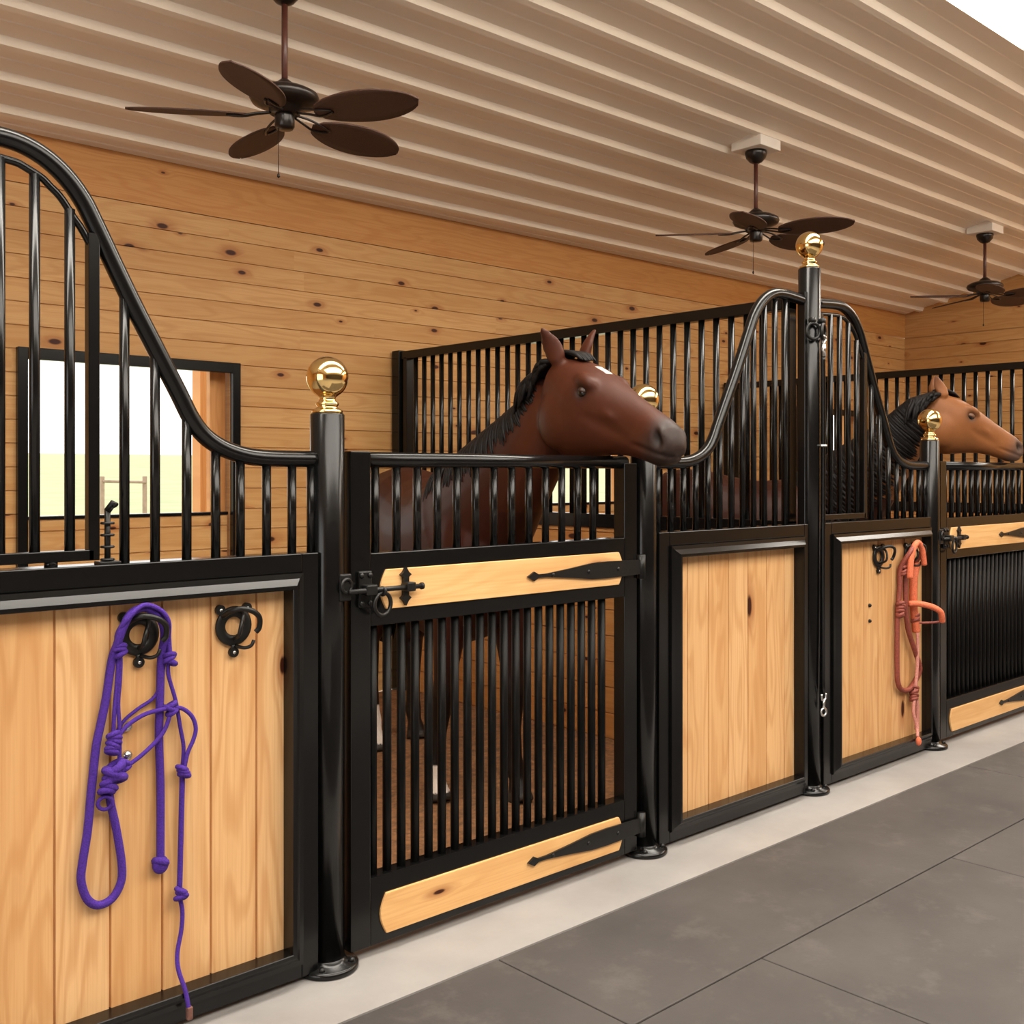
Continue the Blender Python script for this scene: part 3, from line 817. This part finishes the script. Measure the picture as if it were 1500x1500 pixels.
rope(m, [(5.306, 0.999), (5.269, 0.924), (5.262, 0.804), (5.284, 0.703), (5.296, 0.642)], YH - 0.01, 0.020)
m.build('cheek_strap', ROPE_ORANGE, H2)
m = MB()
xs_ = [(5.194, 0.796), (5.225, 0.797), (5.262, 0.790), (5.303, 0.775), (5.335, 0.752), (5.352, 0.722), (5.366, 0.700)]
rope(m, xs_, YH, 0.015, 5, 12, [YH - 0.02, YH - 0.04, YH - 0.07, YH - 0.10, YH - 0.12, YH - 0.12, YH - 0.115])
o = m.build('noseband', ROPE_ORANGE, H2)
m = MB(); rope(m, [(5.366, 0.702), (5.350, 0.694), (5.320, 0.690), (5.285, 0.690)], YH, 0.006, 5, 8, [YH - 0.115, YH - 0.09, YH - 0.05, YH - 0.02]); m.build('chin_strap', ROPE_RED, H2)
m = MB()
rope(m, [(5.288, 0.64), (5.290, 0.55), (5.284, 0.456), (5.262, 0.332), (5.245, 0.235), (5.262, 0.162), (5.240, 0.112)], YH - 0.02, 0.0085, 5, 10, [YH - 0.02] * 5 + [YH - 0.03, YH - 0.045])
rope(m, [(5.269, 0.338), (5.300, 0.255), (5.296, 0.135)], YH - 0.012, 0.012)
m.build('tail_rope', ROPE_PINK, H2)
for i, (x, z) in enumerate([(5.122, 0.790), (5.118, 0.75), (5.154, 0.969), (5.269, 0.345), (5.262, 0.31), (5.284, 0.713)]): 
    m = MB(); knot(m, x, YH - 0.012, z, 0.022, i + 60); m.build('knot', ROPE_RED, H2)
m = MB().sphere((5.236, 2.620, 0.092), 0.018, 12, 8, (0.8, 0.8, 1.3)); m.build('tail_end', ROPE_ORANGE, H2)

# cross tie hanging from the tall post
CT = thing('cross_tie', (4.357, 2.63, 0.33), 'black cross tie with bright snaps hanging down the tall post', 'cross tie')
m = MB(); rope(m, [(4.357, 2.00), (4.360, 1.80), (4.360, 1.50), (4.358, 1.0), (4.358, 0.46)], YP - 0.064, 0.010, 6, 12); m.build('tie_strap', BLACK, CT)
m = MB(); m.tube([(4.357, YP - 0.066, 2.066), (4.357, YP - 0.066, 1.995)], [0.010, 0.012], 12); m.torus((4.357, YP - 0.068, 2.076), 0.013, 0.0045, (0.3, 1, 0), 16, 8); m.build('top_snap', STEEL, CT)
m = MB(); m.torus((4.358, YP - 0.066, 0.372), 0.017, 0.0055, (0.2, 1, 0), 18, 8); m.tube([(4.358, YP - 0.066, 0.392), (4.358, YP - 0.066, 0.43)], 0.007, 10)
m.tube(smooth_path([(4.340, YP - 0.066, 0.455), (4.344, YP - 0.066, 0.430), (4.372, YP - 0.066, 0.430), (4.376, YP - 0.066, 0.455)], 4), 0.006, 8)
m.build('bottom_snap', STEEL, CT)
m = MB().torus((4.360, YP - 0.060, 1.588), 0.015, 0.006, (0, 0, 1), 18, 8); m.build('strap_keeper', STEEL, CT)

# ------------------------------------------------------------------ ceiling fans
def make_fan(x, y, z, label, rot):
    f = thing('ceiling_fan', (x, y, ceil_z(y)), label, 'ceiling fan', 'brown leaf-bladed ceiling fans')
    zc = ceil_z(y)
    MB().box(x - 0.115, x + 0.115, y - 0.115, y + 0.115, zc - 0.075, zc + 0.05, 0.004).build('mounting_block', WHITE_BOX, f)
    MB().lathe((x, y, zc - 0.075), [(0.070, 0.0), (0.072, -0.015), (0.064, -0.045), (0.040, -0.072), (0.018, -0.082)], 28).build('canopy', FAN_METAL, f)
    MB().tube([(x, y, zc - 0.15), (x, y, z + 0.10)], 0.0135, 14).build('down_rod', FAN_ROD, f)
    MB().lathe((x, y, z), [(0.018, 0.150), (0.045, 0.128), (0.050, 0.118), (0.110, 0.104), (0.145, 0.085), (0.152, 0.066), (0.140, 0.046), (0.100, 0.030), (0.070, 0.022), (0.066, 0.0), (0.0, 0.0)], 40).build('motor_housing', FAN_METAL, f)
    MB().lathe((x, y, z), [(0.040, 0.002), (0.043, -0.01), (0.043, -0.055), (0.036, -0.066), (0.0, -0.070)], 28).build('switch_cap', FAN_METAL, f)
    for k in range(5):
        a = rot + 2 * PI * k / 5
        ca, sa = math.cos(a), math.sin(a)
        pitch = math.radians(-13)
        def P(r, w, h=0.0):
            ww = w * math.cos(pitch); hh = h + w * math.sin(pitch)
            return (x + r * ca - ww * sa, y + r * sa + ww * ca, z - 0.012 + hh - 0.02 * (r - 0.2))
        n = 22; vs = []; fs = []
        for i in range(n + 1):
            t = i / n; r = 0.155 + 0.505 * t
            w = 0.122 * (math.sin(PI * min(1, t ** 0.85 * 0.98 + 0.02)) ** 0.55) * (0.78 + 0.35 * t) if 0 < t < 1 else 0.004
            for j in range(7):
                q = -1 + 2 * j / 6
                vs.append(P(r, w * q, 0.004 * (1 - q * q)))
        m_ = len(vs)
        vs += [(p[0], p[1], p[2] - 0.007) for p in vs]
        for i in range(n):
            for j in range(6):
                c = i * 7 + j
                fs.append((c, c + 1, c + 8, c + 7)); fs.append((c + m_, c + 7 + m_, c + 8 + m_, c + 1 + m_))
            fs.append((i * 7, (i + 1) * 7, (i + 1) * 7 + m_, i * 7 + m_)); fs.append((i * 7 + 6, i * 7 + 6 + m_, (i + 1) * 7 + 6 + m_, (i + 1) * 7 + 6))
        fs.append(tuple(range(7)) + tuple(range(6 + m_, m_ - 1, -1)))
        e = n * 7; fs.append(tuple(range(e + 6, e - 1, -1)) + tuple(range(e + m_, e + 7 + m_)))
        bl = MB().add(vs, fs, True).build('blade', FAN_BLADE, f)
        m = MB()
        for sgn in (-1, 1):
            m.tube(smooth_path([P(0.06, sgn * 0.010, 0.012), P(0.12, sgn * 0.022, 0.004), P(0.18, sgn * 0.026, -0.008), P(0.245, sgn * 0.006, -0.008)], 4), 0.0055, 8)
        m.build('blade_iron', FAN_METAL, bl)
    m = MB().tube([(x - 0.03, y, z - 0.05), (x - 0.03, y, z - 0.27)], 0.0018, 6); m.lathe((x - 0.03, y, z - 0.275), [(0.001, 0.012), (0.005, 0.008), (0.007, -0.004), (0.0, -0.012)], 10)
    m.build('pull_chain', FAN_METAL, f)
    return f
FROT = math.radians(6)
make_fan(2.433, 4.11, 3.03, 'largest brown ceiling fan, hanging above the dutch door opening on a long rod', FROT)
make_fan(5.97, 4.11, 3.06, 'brown ceiling fan partly behind the brass ball of the tall post', math.radians(-8))
make_fan(9.50, 4.14, 3.05, 'smallest brown ceiling fan, hanging in front of the gable wall', math.radians(-6.6))

# ------------------------------------------------------------------ horses
def loft(mb, secs, n=20, power=2.2):
    """secs: (centre, side axis, up axis, half width, half up, half down)"""
    vs = []; fs = []
    for c, s, u, w, hu, hd in secs:
        for k in range(n):
            a = 2 * PI * k / n
            ca, sa = math.cos(a), math.sin(a)
            x = math.copysign(abs(ca) ** (2 / power), ca) * w
            y = math.copysign(abs(sa) ** (2 / power), sa) * (hu if sa > 0 else hd)
            vs.append(Vector(c) + s * x + u * y)
    m = len(secs)
    for i in range(m - 1):
        for k in range(n):
            fs.append((i * n + k, i * n + (k + 1) % n, (i + 1) * n + (k + 1) % n, (i + 1) * n + k))
    fs.append(tuple(range(n - 1, -1, -1))); fs.append(tuple((m - 1) * n + k for k in range(n)))
    mb.add(vs, fs, True)
def lerp_list(rows, n):
    out = []
    for i in range(len(rows) - 1):
        for k in range(n):
            t = k / n; t = t
            out.append([a + (b - a) * t for a, b in zip(rows[i], rows[i + 1])])
    out.append(list(rows[-1])); return out

def make_horse(rump, heading, poll, hdir, coat, label, neck_mid, head_len=0.60, feet=None, size=1.0, dark_nose=(0.022, 0.016, 0.014), socks=(), star=False, ear_dirs=None, mane_side=-1, closed_eye=False, mane_end=5):
    Z = Vector((0, 0, 1))
    H = Vector((heading[0], heading[1], 0)).normalized()
    S = H.cross(Z).normalized()           # to the horse's right
    base = Vector((rump[0], rump[1], 0))
    blen = 1.42 * size
    def B(s, lat, z): return base + H * (blen * s) + S * lat + Z * z
    body = MB()
    trunk = [(-0.02, 1.18, 0.05, 0.10, 0.10), (0.01, 1.19, 0.15, 0.22, 0.26), (0.07, 1.20, 0.235, 0.27, 0.34), (0.16, 1.20, 0.275, 0.295, 0.38), (0.27, 1.19, 0.275, 0.29, 0.37), (0.38, 1.14, 0.275, 0.30, 0.37),
             (0.50, 1.10, 0.29, 0.315, 0.40), (0.62, 1.08, 0.285, 0.345, 0.41), (0.74, 1.10, 0.26, 0.385, 0.42), (0.84, 1.12, 0.235, 0.37, 0.40), (0.93, 1.12, 0.215, 0.27, 0.33), (1.0, 1.12, 0.17, 0.18, 0.24), (1.04, 1.12, 0.09, 0.10, 0.12)]
    secs = []
    for s, zc, w, hu, hd in trunk:
        secs.append((B(s, 0, zc * size), S, Z, w * size, hu * size, hd * size))
    loft(body, secs, 28, 2.25)
    def limb(pts):
        P = [Vector(p[0]) for p in pts]; R = [p[1] for p in pts]
        body.tube(P, R, 16)
    fr = feet or {}
    for side in (-1, 1):
        f = fr.get(('f', side), (0.0, 0.0)); q = lambda t: H * f[0] * t + S * f[1] * t
        lat = side * 0.135
        limb([(B(0.90, side * 0.11, 1.18 * size), 0.06), (B(0.885, side * 0.125, 1.05 * size), 0.115), (B(0.87, lat, 0.86 * size) + q(.1), 0.092), (B(0.875, lat, 0.70 * size) + q(.3), 0.068), (B(0.88, lat, 0.56 * size) + q(.5), 0.050), (B(0.885, lat, 0.48 * size) + q(.6), 0.052),
              (B(0.88, lat, 0.42 * size) + q(.65), 0.044), (B(0.875, lat, 0.32 * size) + q(.75), 0.034), (B(0.875, lat, 0.20 * size) + q(.88), 0.036), (B(0.875, lat, 0.155 * size) + q(.93), 0.043), (B(0.89, lat, 0.105) + q(.97), 0.036), (B(0.90, lat, 0.072) + q(1), 0.046), (B(0.915, lat, 0.024) + q(1), 0.062), (B(0.918, lat, 0.014) + q(1), 0.061)])
        f = fr.get(('h', side), (0.0, 0.0)); q = lambda t: H * f[0] * t + S * f[1] * t
        lat = side * 0.145
        limb([(B(0.14, side * 0.12, 1.12 * size), 0.10), (B(0.15, side * 0.135, 1.0 * size), 0.165), (B(0.155, lat, 0.86 * size) + q(.1), 0.140), (B(0.12, lat, 0.74 * size) + q(.25), 0.098), (B(0.06, lat, 0.64 * size) + q(.4), 0.070), (B(0.01, lat, 0.575 * size) + q(.5), 0.058), (B(0.0, lat, 0.53 * size) + q(.55), 0.060),
              (B(0.015, lat, 0.46 * size) + q(.62), 0.050), (B(0.03, lat, 0.34 * size) + q(.75), 0.038), (B(0.04, lat, 0.21 * size) + q(.88), 0.039), (B(0.045, lat, 0.16 * size) + q(.93), 0.046), (B(0.065, lat, 0.108) + q(.97), 0.038), (B(0.08, lat, 0.072) + q(1), 0.047), (B(0.10, lat, 0.024) + q(1), 0.062), (B(0.102, lat, 0.014) + q(1), 0.061)])
    # neck
    poll = Vector(poll); hd = Vector(hdir).normalized()
    hs = hd.cross(Z).normalized(); hn = hs.cross(hd).normalized()     # head: side (right), dorsal normal
    nb = B(0.80, 0, 1.20 * size)
    thr = poll - hn * 0.105 - hd * 0.020
    nm = Vector(neck_mid)
    path = smooth_path([nb, nb.lerp(nm, 0.5) + Z * 0.0, nm, thr], 6)
    secs = []; crest = []
    for i, c in enumerate(path):
        t = i / (len(path) - 1)
        T = (path[min(i + 1, len(path) - 1)] - path[max(i - 1, 0)]).normalized()
        fwd = H.lerp(Vector((hd.x, hd.y, 0)).normalized(), t).normalized()
        sd = fwd.cross(Z).normalized()
        sd = (sd - T * sd.dot(T)).normalized()
        up = sd.cross(T).normalized()
        if up.dot(-fwd + Z * 0.6) < 0: up = -up
        w = 0.175 * (1 - t) ** 1.3 + 0.070; hh = 0.22 * (1 - t) ** 1.25 + 0.108
        secs.append((c, sd, up, w, hh, hh))
        crest.append((c, sd, up, T, w, hh))
    loft(body, secs, 24, 2.1)
    # head
    k = head_len / 0.60; DEEP = 1.14
    rows = [(-0.035, -0.02, -0.11, 0.045), (-0.01, 0.02, -0.16, 0.070), (0.04, 0.040, -0.205, 0.082), (0.09, 0.050, -0.232, 0.094), (0.145, 0.054, -0.246, 0.101), (0.20, 0.052, -0.238, 0.099), (0.26, 0.045, -0.208, 0.086), (0.32, 0.036, -0.176, 0.071), (0.38, 0.028, -0.152, 0.060),
            (0.44, 0.021, -0.136, 0.054), (0.49, 0.016, -0.128, 0.056), (0.535, 0.010, -0.124, 0.060), (0.57, -0.004, -0.118, 0.058), (0.595, -0.026, -0.108, 0.049), (0.612, -0.050, -0.095, 0.030)]
    secs = []
    for u, du, dv, w in lerp_list(rows, 2):
        dv = du - (du - dv) * DEEP; w = w * 1.06
        mid = (du * 0.35 + dv * 0.65) if u < 0.34 else (du * 0.5 + dv * 0.5)
        mid = du - (du - dv) * (0.42 if u < 0.34 else 0.46)
        secs.append((poll + hd * u * k + hn * mid * k, hs, hn, w * k, (du - mid) * k, (mid - dv) * k))
    loft(body, secs, 30, 2.35)
    def HP(u, d, l): return poll + hd * (u * k) + hn * (d * k) + hs * (l * k)
    for sd in (-1, 1):
        # jowl, brow bone, facial crest, nostril rim, ear
        def ell(c, a, b, c2, rx, ry, rz, n=16, m_=10):
            vs = []; fs = []
            for i in range(m_ + 1):
                t = PI * i / m_
                for j in range(n):
                    an = 2 * PI * j / n
                    vs.append(c + a * (rx * math.sin(t) * math.cos(an)) + b * (ry * math.sin(t) * math.sin(an)) + c2 * (rz * math.cos(t)))
            for i in range(m_):
                for j in range(n): fs.append((i * n + j, (i + 1) * n + j, (i + 1) * n + (j + 1) % n, i * n + (j + 1) % n))
            body.add(vs, fs, True)
        ell(HP(0.115, -0.155, sd * 0.060), hd, hn, hs, 0.112 * k, 0.115 * k, 0.052 * k)
        ell(HP(0.200, 0.010, sd * 0.076), hd, hn, hs, 0.054 * k, 0.028 * k, 0.027 * k)
        ell(HP(0.29, -0.055, sd * 0.060), hd, hn, hs, 0.09 * k, 0.018 * k, 0.022 * k)
        ell(HP(0.548, -0.040, sd * 0.044), hd, hn, hs, 0.038 * k, 0.034 * k, 0.024 * k)
        ed = (ear_dirs or {}).get(sd)
        tipv = Vector(ed) if ed else (Z * 1.0 + hs * (0.35 * sd) - hd * 0.1)
        tipv.normalize()
        eb = HP(0.014, 0.024, sd * 0.062)
        face = (hd * 0.35 + hs * sd * 0.9)
        face = (face - tipv * face.dot(tipv)).normalized(); across = tipv.cross(face).normalized()
        es = []
        for t, w, th in ((-0.15, 0.022, 0.022), (0.0, 0.032, 0.026), (0.18, 0.040, 0.022), (0.4, 0.040, 0.017), (0.6, 0.033, 0.014), (0.78, 0.022, 0.011), (0.92, 0.012, 0.009), (1.0, 0.005, 0.005)):
            curl = 0.010 * math.sin(PI * max(0, t))
            es.append((eb + tipv * (0.128 * k * t) - face * curl, across, face, w * k, th * k * 0.75, th * k))
        loft(body, es, 14, 2.0)
    ell(HP(0.545, -0.122, 0), hd, hn, hs, 0.036 * k, 0.020 * k, 0.038 * k)      # chin
    raw = body.build('raw', COAT, None, clean=False)
    md = raw.modifiers.new('r', 'REMESH'); md.mode = 'VOXEL'; md.voxel_size = 0.0085; md.use_smooth_shade = True
    dg = bpy.context.evaluated_depsgraph_get()
    me = bpy.data.meshes.new_from_object(raw.evaluated_get(dg))
    bpy.data.objects.remove(raw)
    # smooth, then carve eye sockets, nostrils, mouth and ear cups
    bm = bmesh.new(); bm.from_mesh(me)
    for _ in range(5): bmesh.ops.smooth_vert(bm, verts=bm.verts, factor=0.5, use_axis_x=True, use_axis_y=True, use_axis_z=True)
    eyes = [HP(0.206, -0.026, sd * 0.090) for sd in (-1, 1)]
    nost = [HP(0.556, -0.042, sd * 0.068) for sd in (-1, 1)]
    bm.normal_update()
    for v in bm.verts:
        r = v.co - poll
        if r.length > 0.75: continue
        u = r.dot(hd) / k; d = r.dot(hn) / k; l = r.dot(hs) / k
        disp = Vector((0, 0, 0))
        for c in eyes:
            q = (v.co - c).length
            disp -= v.normal * (0.012 * math.exp(-(q / 0.021) ** 2))
        for sd, c in zip((-1, 1), nost):
            dv = v.co - c; a = dv.dot(hd) * 0.75 + dv.dot(hn) * 0.66; b2 = -dv.dot(hd) * 0.66 + dv.dot(hn) * 0.75; c2 = dv.dot(hs)
            g = math.exp(-((b2 / 0.032) ** 2 + (a / 0.017) ** 2 + (c2 / 0.05) ** 2))
            disp -= hs * sd * 0.026 * g
        if u > 0.44 and abs(l) > 0.012:
            disp -= v.normal * (0.007 * math.exp(-((d + 0.092 + 0.12 * (0.56 - u)) / 0.008) ** 2) * min(1, (u - 0.44) / 0.05))
        if 0.22 < u < 0.46:
            disp -= v.normal * 0.006 * math.exp(-((d + 0.095) / 0.02) ** 2) * math.sin(PI * (u - 0.22) / 0.24)
        v.co += disp
    for v in bm.verts: pass
    bm.to_mesh(me); bm.free()
    for p in me.polygons: p.use_smooth = True
    # coat colours: points, muzzle, socks, star
    att = me.color_attributes.new('coat', 'FLOAT_COLOR', 'POINT')
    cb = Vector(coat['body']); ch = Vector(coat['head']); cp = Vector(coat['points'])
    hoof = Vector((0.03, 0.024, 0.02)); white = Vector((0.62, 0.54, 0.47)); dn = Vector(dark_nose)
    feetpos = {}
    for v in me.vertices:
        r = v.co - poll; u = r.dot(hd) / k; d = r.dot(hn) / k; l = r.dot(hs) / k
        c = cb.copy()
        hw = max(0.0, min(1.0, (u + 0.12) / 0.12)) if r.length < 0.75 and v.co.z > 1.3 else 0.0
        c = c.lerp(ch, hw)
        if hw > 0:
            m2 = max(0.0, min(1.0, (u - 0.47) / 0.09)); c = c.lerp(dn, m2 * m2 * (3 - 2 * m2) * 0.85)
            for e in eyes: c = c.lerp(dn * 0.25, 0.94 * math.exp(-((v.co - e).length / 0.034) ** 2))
            
            for e in nost:
                dv = v.co - e; a = dv.dot(hd) * 0.75 + dv.dot(hn) * 0.66; b2 = -dv.dot(hd) * 0.66 + dv.dot(hn) * 0.75
                c = c.lerp(dn * 0.12, 0.97 * math.exp(-((b2 / 0.027) ** 2 + (a / 0.014) ** 2 + (dv.dot(hs) / 0.05) ** 2)))
            if star and abs(l) < 0.016 and 0.155 < u < 0.215 and d > 0.02: c = white
        z = v.co.z
        if z < 0.72 and hw == 0:
            c = c.lerp(cp, max(0, min(1, (0.72 - z) / 0.25)))
            s_along = (v.co - base).dot(H) / blen; lat = (v.co - base).dot(S)
            key = ('f' if s_along > 0.5 else 'h', 1 if lat > 0 else -1)
            if key in socks and z < socks[key]: c = white
            if z < 0.062: c = hoof
        att.data[v.index].color = (c.x, c.y, c.z, 1)
    root = thing('horse', (base.x + H.x * blen * 0.5, base.y + H.y * blen * 0.5, 0), label, 'horse')
    bo = bpy.data.objects.new('body', me); COL.objects.link(bo)
    me.materials.clear(); me.materials.append(COAT)
    bo.parent = root; bo.location = -root.location
    for sd, e in zip((-1, 1), eyes):
        c = e - hs * sd * 0.0105
        m = MB().sphere(c, 0.0225, 20, 14)
        m.build('eye', EYE, root)
        # upper lid
        lidm = MB(); n = 10; rows_ = []
        lo = 0.25 if not closed_eye else -0.12
        for i in range(5):
            th = lo + (1.35 - lo) * i / 4
            ring = []
            for j in range(n + 1):
                ph = -1.15 + 2.3 * j / n
                dirv = (hd * math.sin(ph) + hs * sd * math.cos(ph)) * math.cos(th) + hn * math.sin(th)
                ring.append(c + dirv * 0.0245)
            rows_.append(ring)
        vs = [p for ring in rows_ for p in ring]; fs = []
        for i in range(4):
            for j in range(n): fs.append((i * (n + 1) + j, i * (n + 1) + j + 1, (i + 1) * (n + 1) + j + 1, (i + 1) * (n + 1) + j))
        lidm.add(vs, fs, True)
        lo_ = lidm.build('eyelid', coat['lid'], root)
        md = lo_.modifiers.new('t', 'SOLIDIFY'); md.thickness = 0.003
    # mane: locks rooted along the crest, falling to one side
    m = MB(); rr = random.Random(5)
    nc = len(crest)
    for i in range(1, nc - 1):
        for q in range(10):
            t = (q + rr.random() * 0.6) / 9
            c0 = crest[i][0].lerp(crest[i + 1][0], t); sdv = crest[i][1]; up = crest[i][2]; T = crest[i][3]
            cw = crest[i][4] * (1 - t) + crest[i + 1][4] * t; chh = crest[i][5] * (1 - t) + crest[i + 1][5] * t
            end = math.radians(mane_end + 24 * rr.random() + 22 * max(0.0, 1 - i / (nc * 0.4)))
            j = (rr.random() - 0.5) * 0.05; pts = []
            for e in range(7):
                a = math.radians(104) + (end - math.radians(104)) * e / 6
                off = 1.03 + 0.05 * math.sin(PI * e / 6) + 0.02 * rr.random()
                pts.append(c0 + sdv * mane_side * (cw * off * math.cos(a)) + up * (chh * off * math.sin(a)) + T * (j * e / 6) - T * 0.035 * (e / 6))
            m.tube(smooth_path(pts, 2), [0.010] + [0.013] * 8 + [0.010, 0.007, 0.005, 0.002], 6)
    for q in range(26):
        t = q / 25
        r0 = (crest[-1][0] + crest[-1][2] * crest[-1][5]).lerp(HP(0.0, 0.034, 0), t) - Z * 0.006
        j = (rr.random() - 0.5) * 0.03; w2 = mane_side * (0.075 + 0.01 * rr.random())
        dn_ = 0.15 * (1 - 0.6 * t) * (0.8 + 0.4 * rr.random())
        m.tube(smooth_path([r0 - hs * w2 * 0.25, r0 + Z * 0.012, r0 + hs * w2 * 0.8 - Z * 0.018 - hd * 0.02, r0 + hs * w2 * 1.08 - Z * dn_ * 0.6 - hd * (0.045 + j), r0 + hs * w2 * 1.12 - Z * dn_ - hd * (0.06 + j)], 3), [0.010] + [0.013] * 9 + [0.009, 0.006, 0.003], 6)
    m.build('mane', HAIR, root)
    m = MB()
    for q in range(9):
        l = (q - 4) * 0.010
        j = (rr.random() - 0.5) * 0.02
        p = [HP(-0.02, 0.035, l), HP(0.02, 0.055, l + j), HP(0.07, 0.062, l + j * 1.5), HP(0.10 + rr.random() * 0.02, 0.058, l + j * 2)]
        m.tube(smooth_path(p, 3), [0.010] * 7 + [0.007, 0.005, 0.002], 6)
    m.build('forelock', HAIR, root)
    m = MB()
    for q in range(22):
        a = rr.random() * 2 * PI; rad = 0.035 * math.sqrt(rr.random())
        dx_ = S * (math.cos(a) * rad) + H * (math.sin(a) * rad)
        p = [B(-0.005, 0, 1.33 * size) + dx_ * 0.4, B(-0.05, 0, 1.24 * size) + dx_, B(-0.075, 0, 1.0 * size) + dx_ * 1.6, B(-0.075, 0, 0.75) + dx_ * 1.8, B(-0.06, 0, 0.50 + rr.random() * 0.08) + dx_ * 1.0]
        m.tube(smooth_path(p, 3), [0.016] * 11 + [0.010, 0.004], 6)
    m.build('tail', HAIR, root)
    return root
LID1 = plain('dark_eyelid', (0.035, 0.015, 0.009), 0.5)
LID2 = plain('brown_eyelid', (0.10, 0.038, 0.014), 0.5)
Rdir = Vector((0.736, -0.677, 0))
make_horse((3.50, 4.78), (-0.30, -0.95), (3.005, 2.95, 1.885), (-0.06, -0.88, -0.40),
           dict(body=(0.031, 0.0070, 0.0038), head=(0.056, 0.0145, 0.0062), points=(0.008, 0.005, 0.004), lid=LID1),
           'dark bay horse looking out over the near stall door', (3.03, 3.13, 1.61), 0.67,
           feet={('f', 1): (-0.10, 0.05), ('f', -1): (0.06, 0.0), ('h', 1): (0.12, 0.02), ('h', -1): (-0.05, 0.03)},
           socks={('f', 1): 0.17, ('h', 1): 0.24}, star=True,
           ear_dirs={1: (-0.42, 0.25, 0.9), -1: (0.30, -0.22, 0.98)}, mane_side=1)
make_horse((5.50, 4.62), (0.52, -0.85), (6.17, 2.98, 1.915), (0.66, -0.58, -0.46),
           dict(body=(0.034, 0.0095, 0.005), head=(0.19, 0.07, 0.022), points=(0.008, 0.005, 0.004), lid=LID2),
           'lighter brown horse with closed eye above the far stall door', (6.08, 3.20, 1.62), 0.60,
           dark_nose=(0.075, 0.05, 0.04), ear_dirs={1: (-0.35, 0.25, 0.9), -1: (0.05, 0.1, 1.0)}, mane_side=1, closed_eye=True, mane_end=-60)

# ------------------------------------------------------------------ light
w = bpy.data.worlds.new('World'); scene.world = w; w.use_nodes = True
bg = w.node_tree.nodes['Background']; bg.inputs[0].default_value = (1.0, 0.985, 0.95, 1); bg.inputs[1].default_value = 2.1
def area(name, loc, rot, sx, sy, power, col):
    l = bpy.data.lights.new(name, 'AREA'); l.shape = 'RECTANGLE'; l.size = sx; l.size_y = sy; l.energy = power; l.color = col
    o = bpy.data.objects.new(name, l); COL.objects.link(o); o.location = loc; o.rotation_euler = rot
    return o
area('daylight_left_doorway', (XL + 0.05, 0.85, 1.5), (0, -PI / 2, 0), 2.9, 3.4, 34, (1.0, 0.97, 0.93))

# ------------------------------------------------------------------ camera
cam = bpy.data.cameras.new('Camera'); co = bpy.data.objects.new('Camera', cam); COL.objects.link(co)
cam.sensor_width = 36; cam.sensor_fit = 'HORIZONTAL'; cam.lens = 1567.86 / 1500 * 36
cam.shift_y = (694.03 - 750) / 1500; cam.clip_start = 0.02; cam.clip_end = 500
co.location = (0, 0, 1.46); co.rotation_euler = (PI / 2, 0, math.radians(47.3827 - 90))
scene.camera = co
scene.view_settings.view_transform = 'Standard'; scene.view_settings.look = 'None'
scene.view_settings.exposure = 0.03; scene.view_settings.gamma = 1.0; scene.view_settings.use_curve_mapping = False
scene.cycles.use_denoising = True
scene.cycles.max_bounces = 8; scene.cycles.diffuse_bounces = 5; scene.cycles.glossy_bounces = 4
scene.cycles.sample_clamp_indirect = 6.0
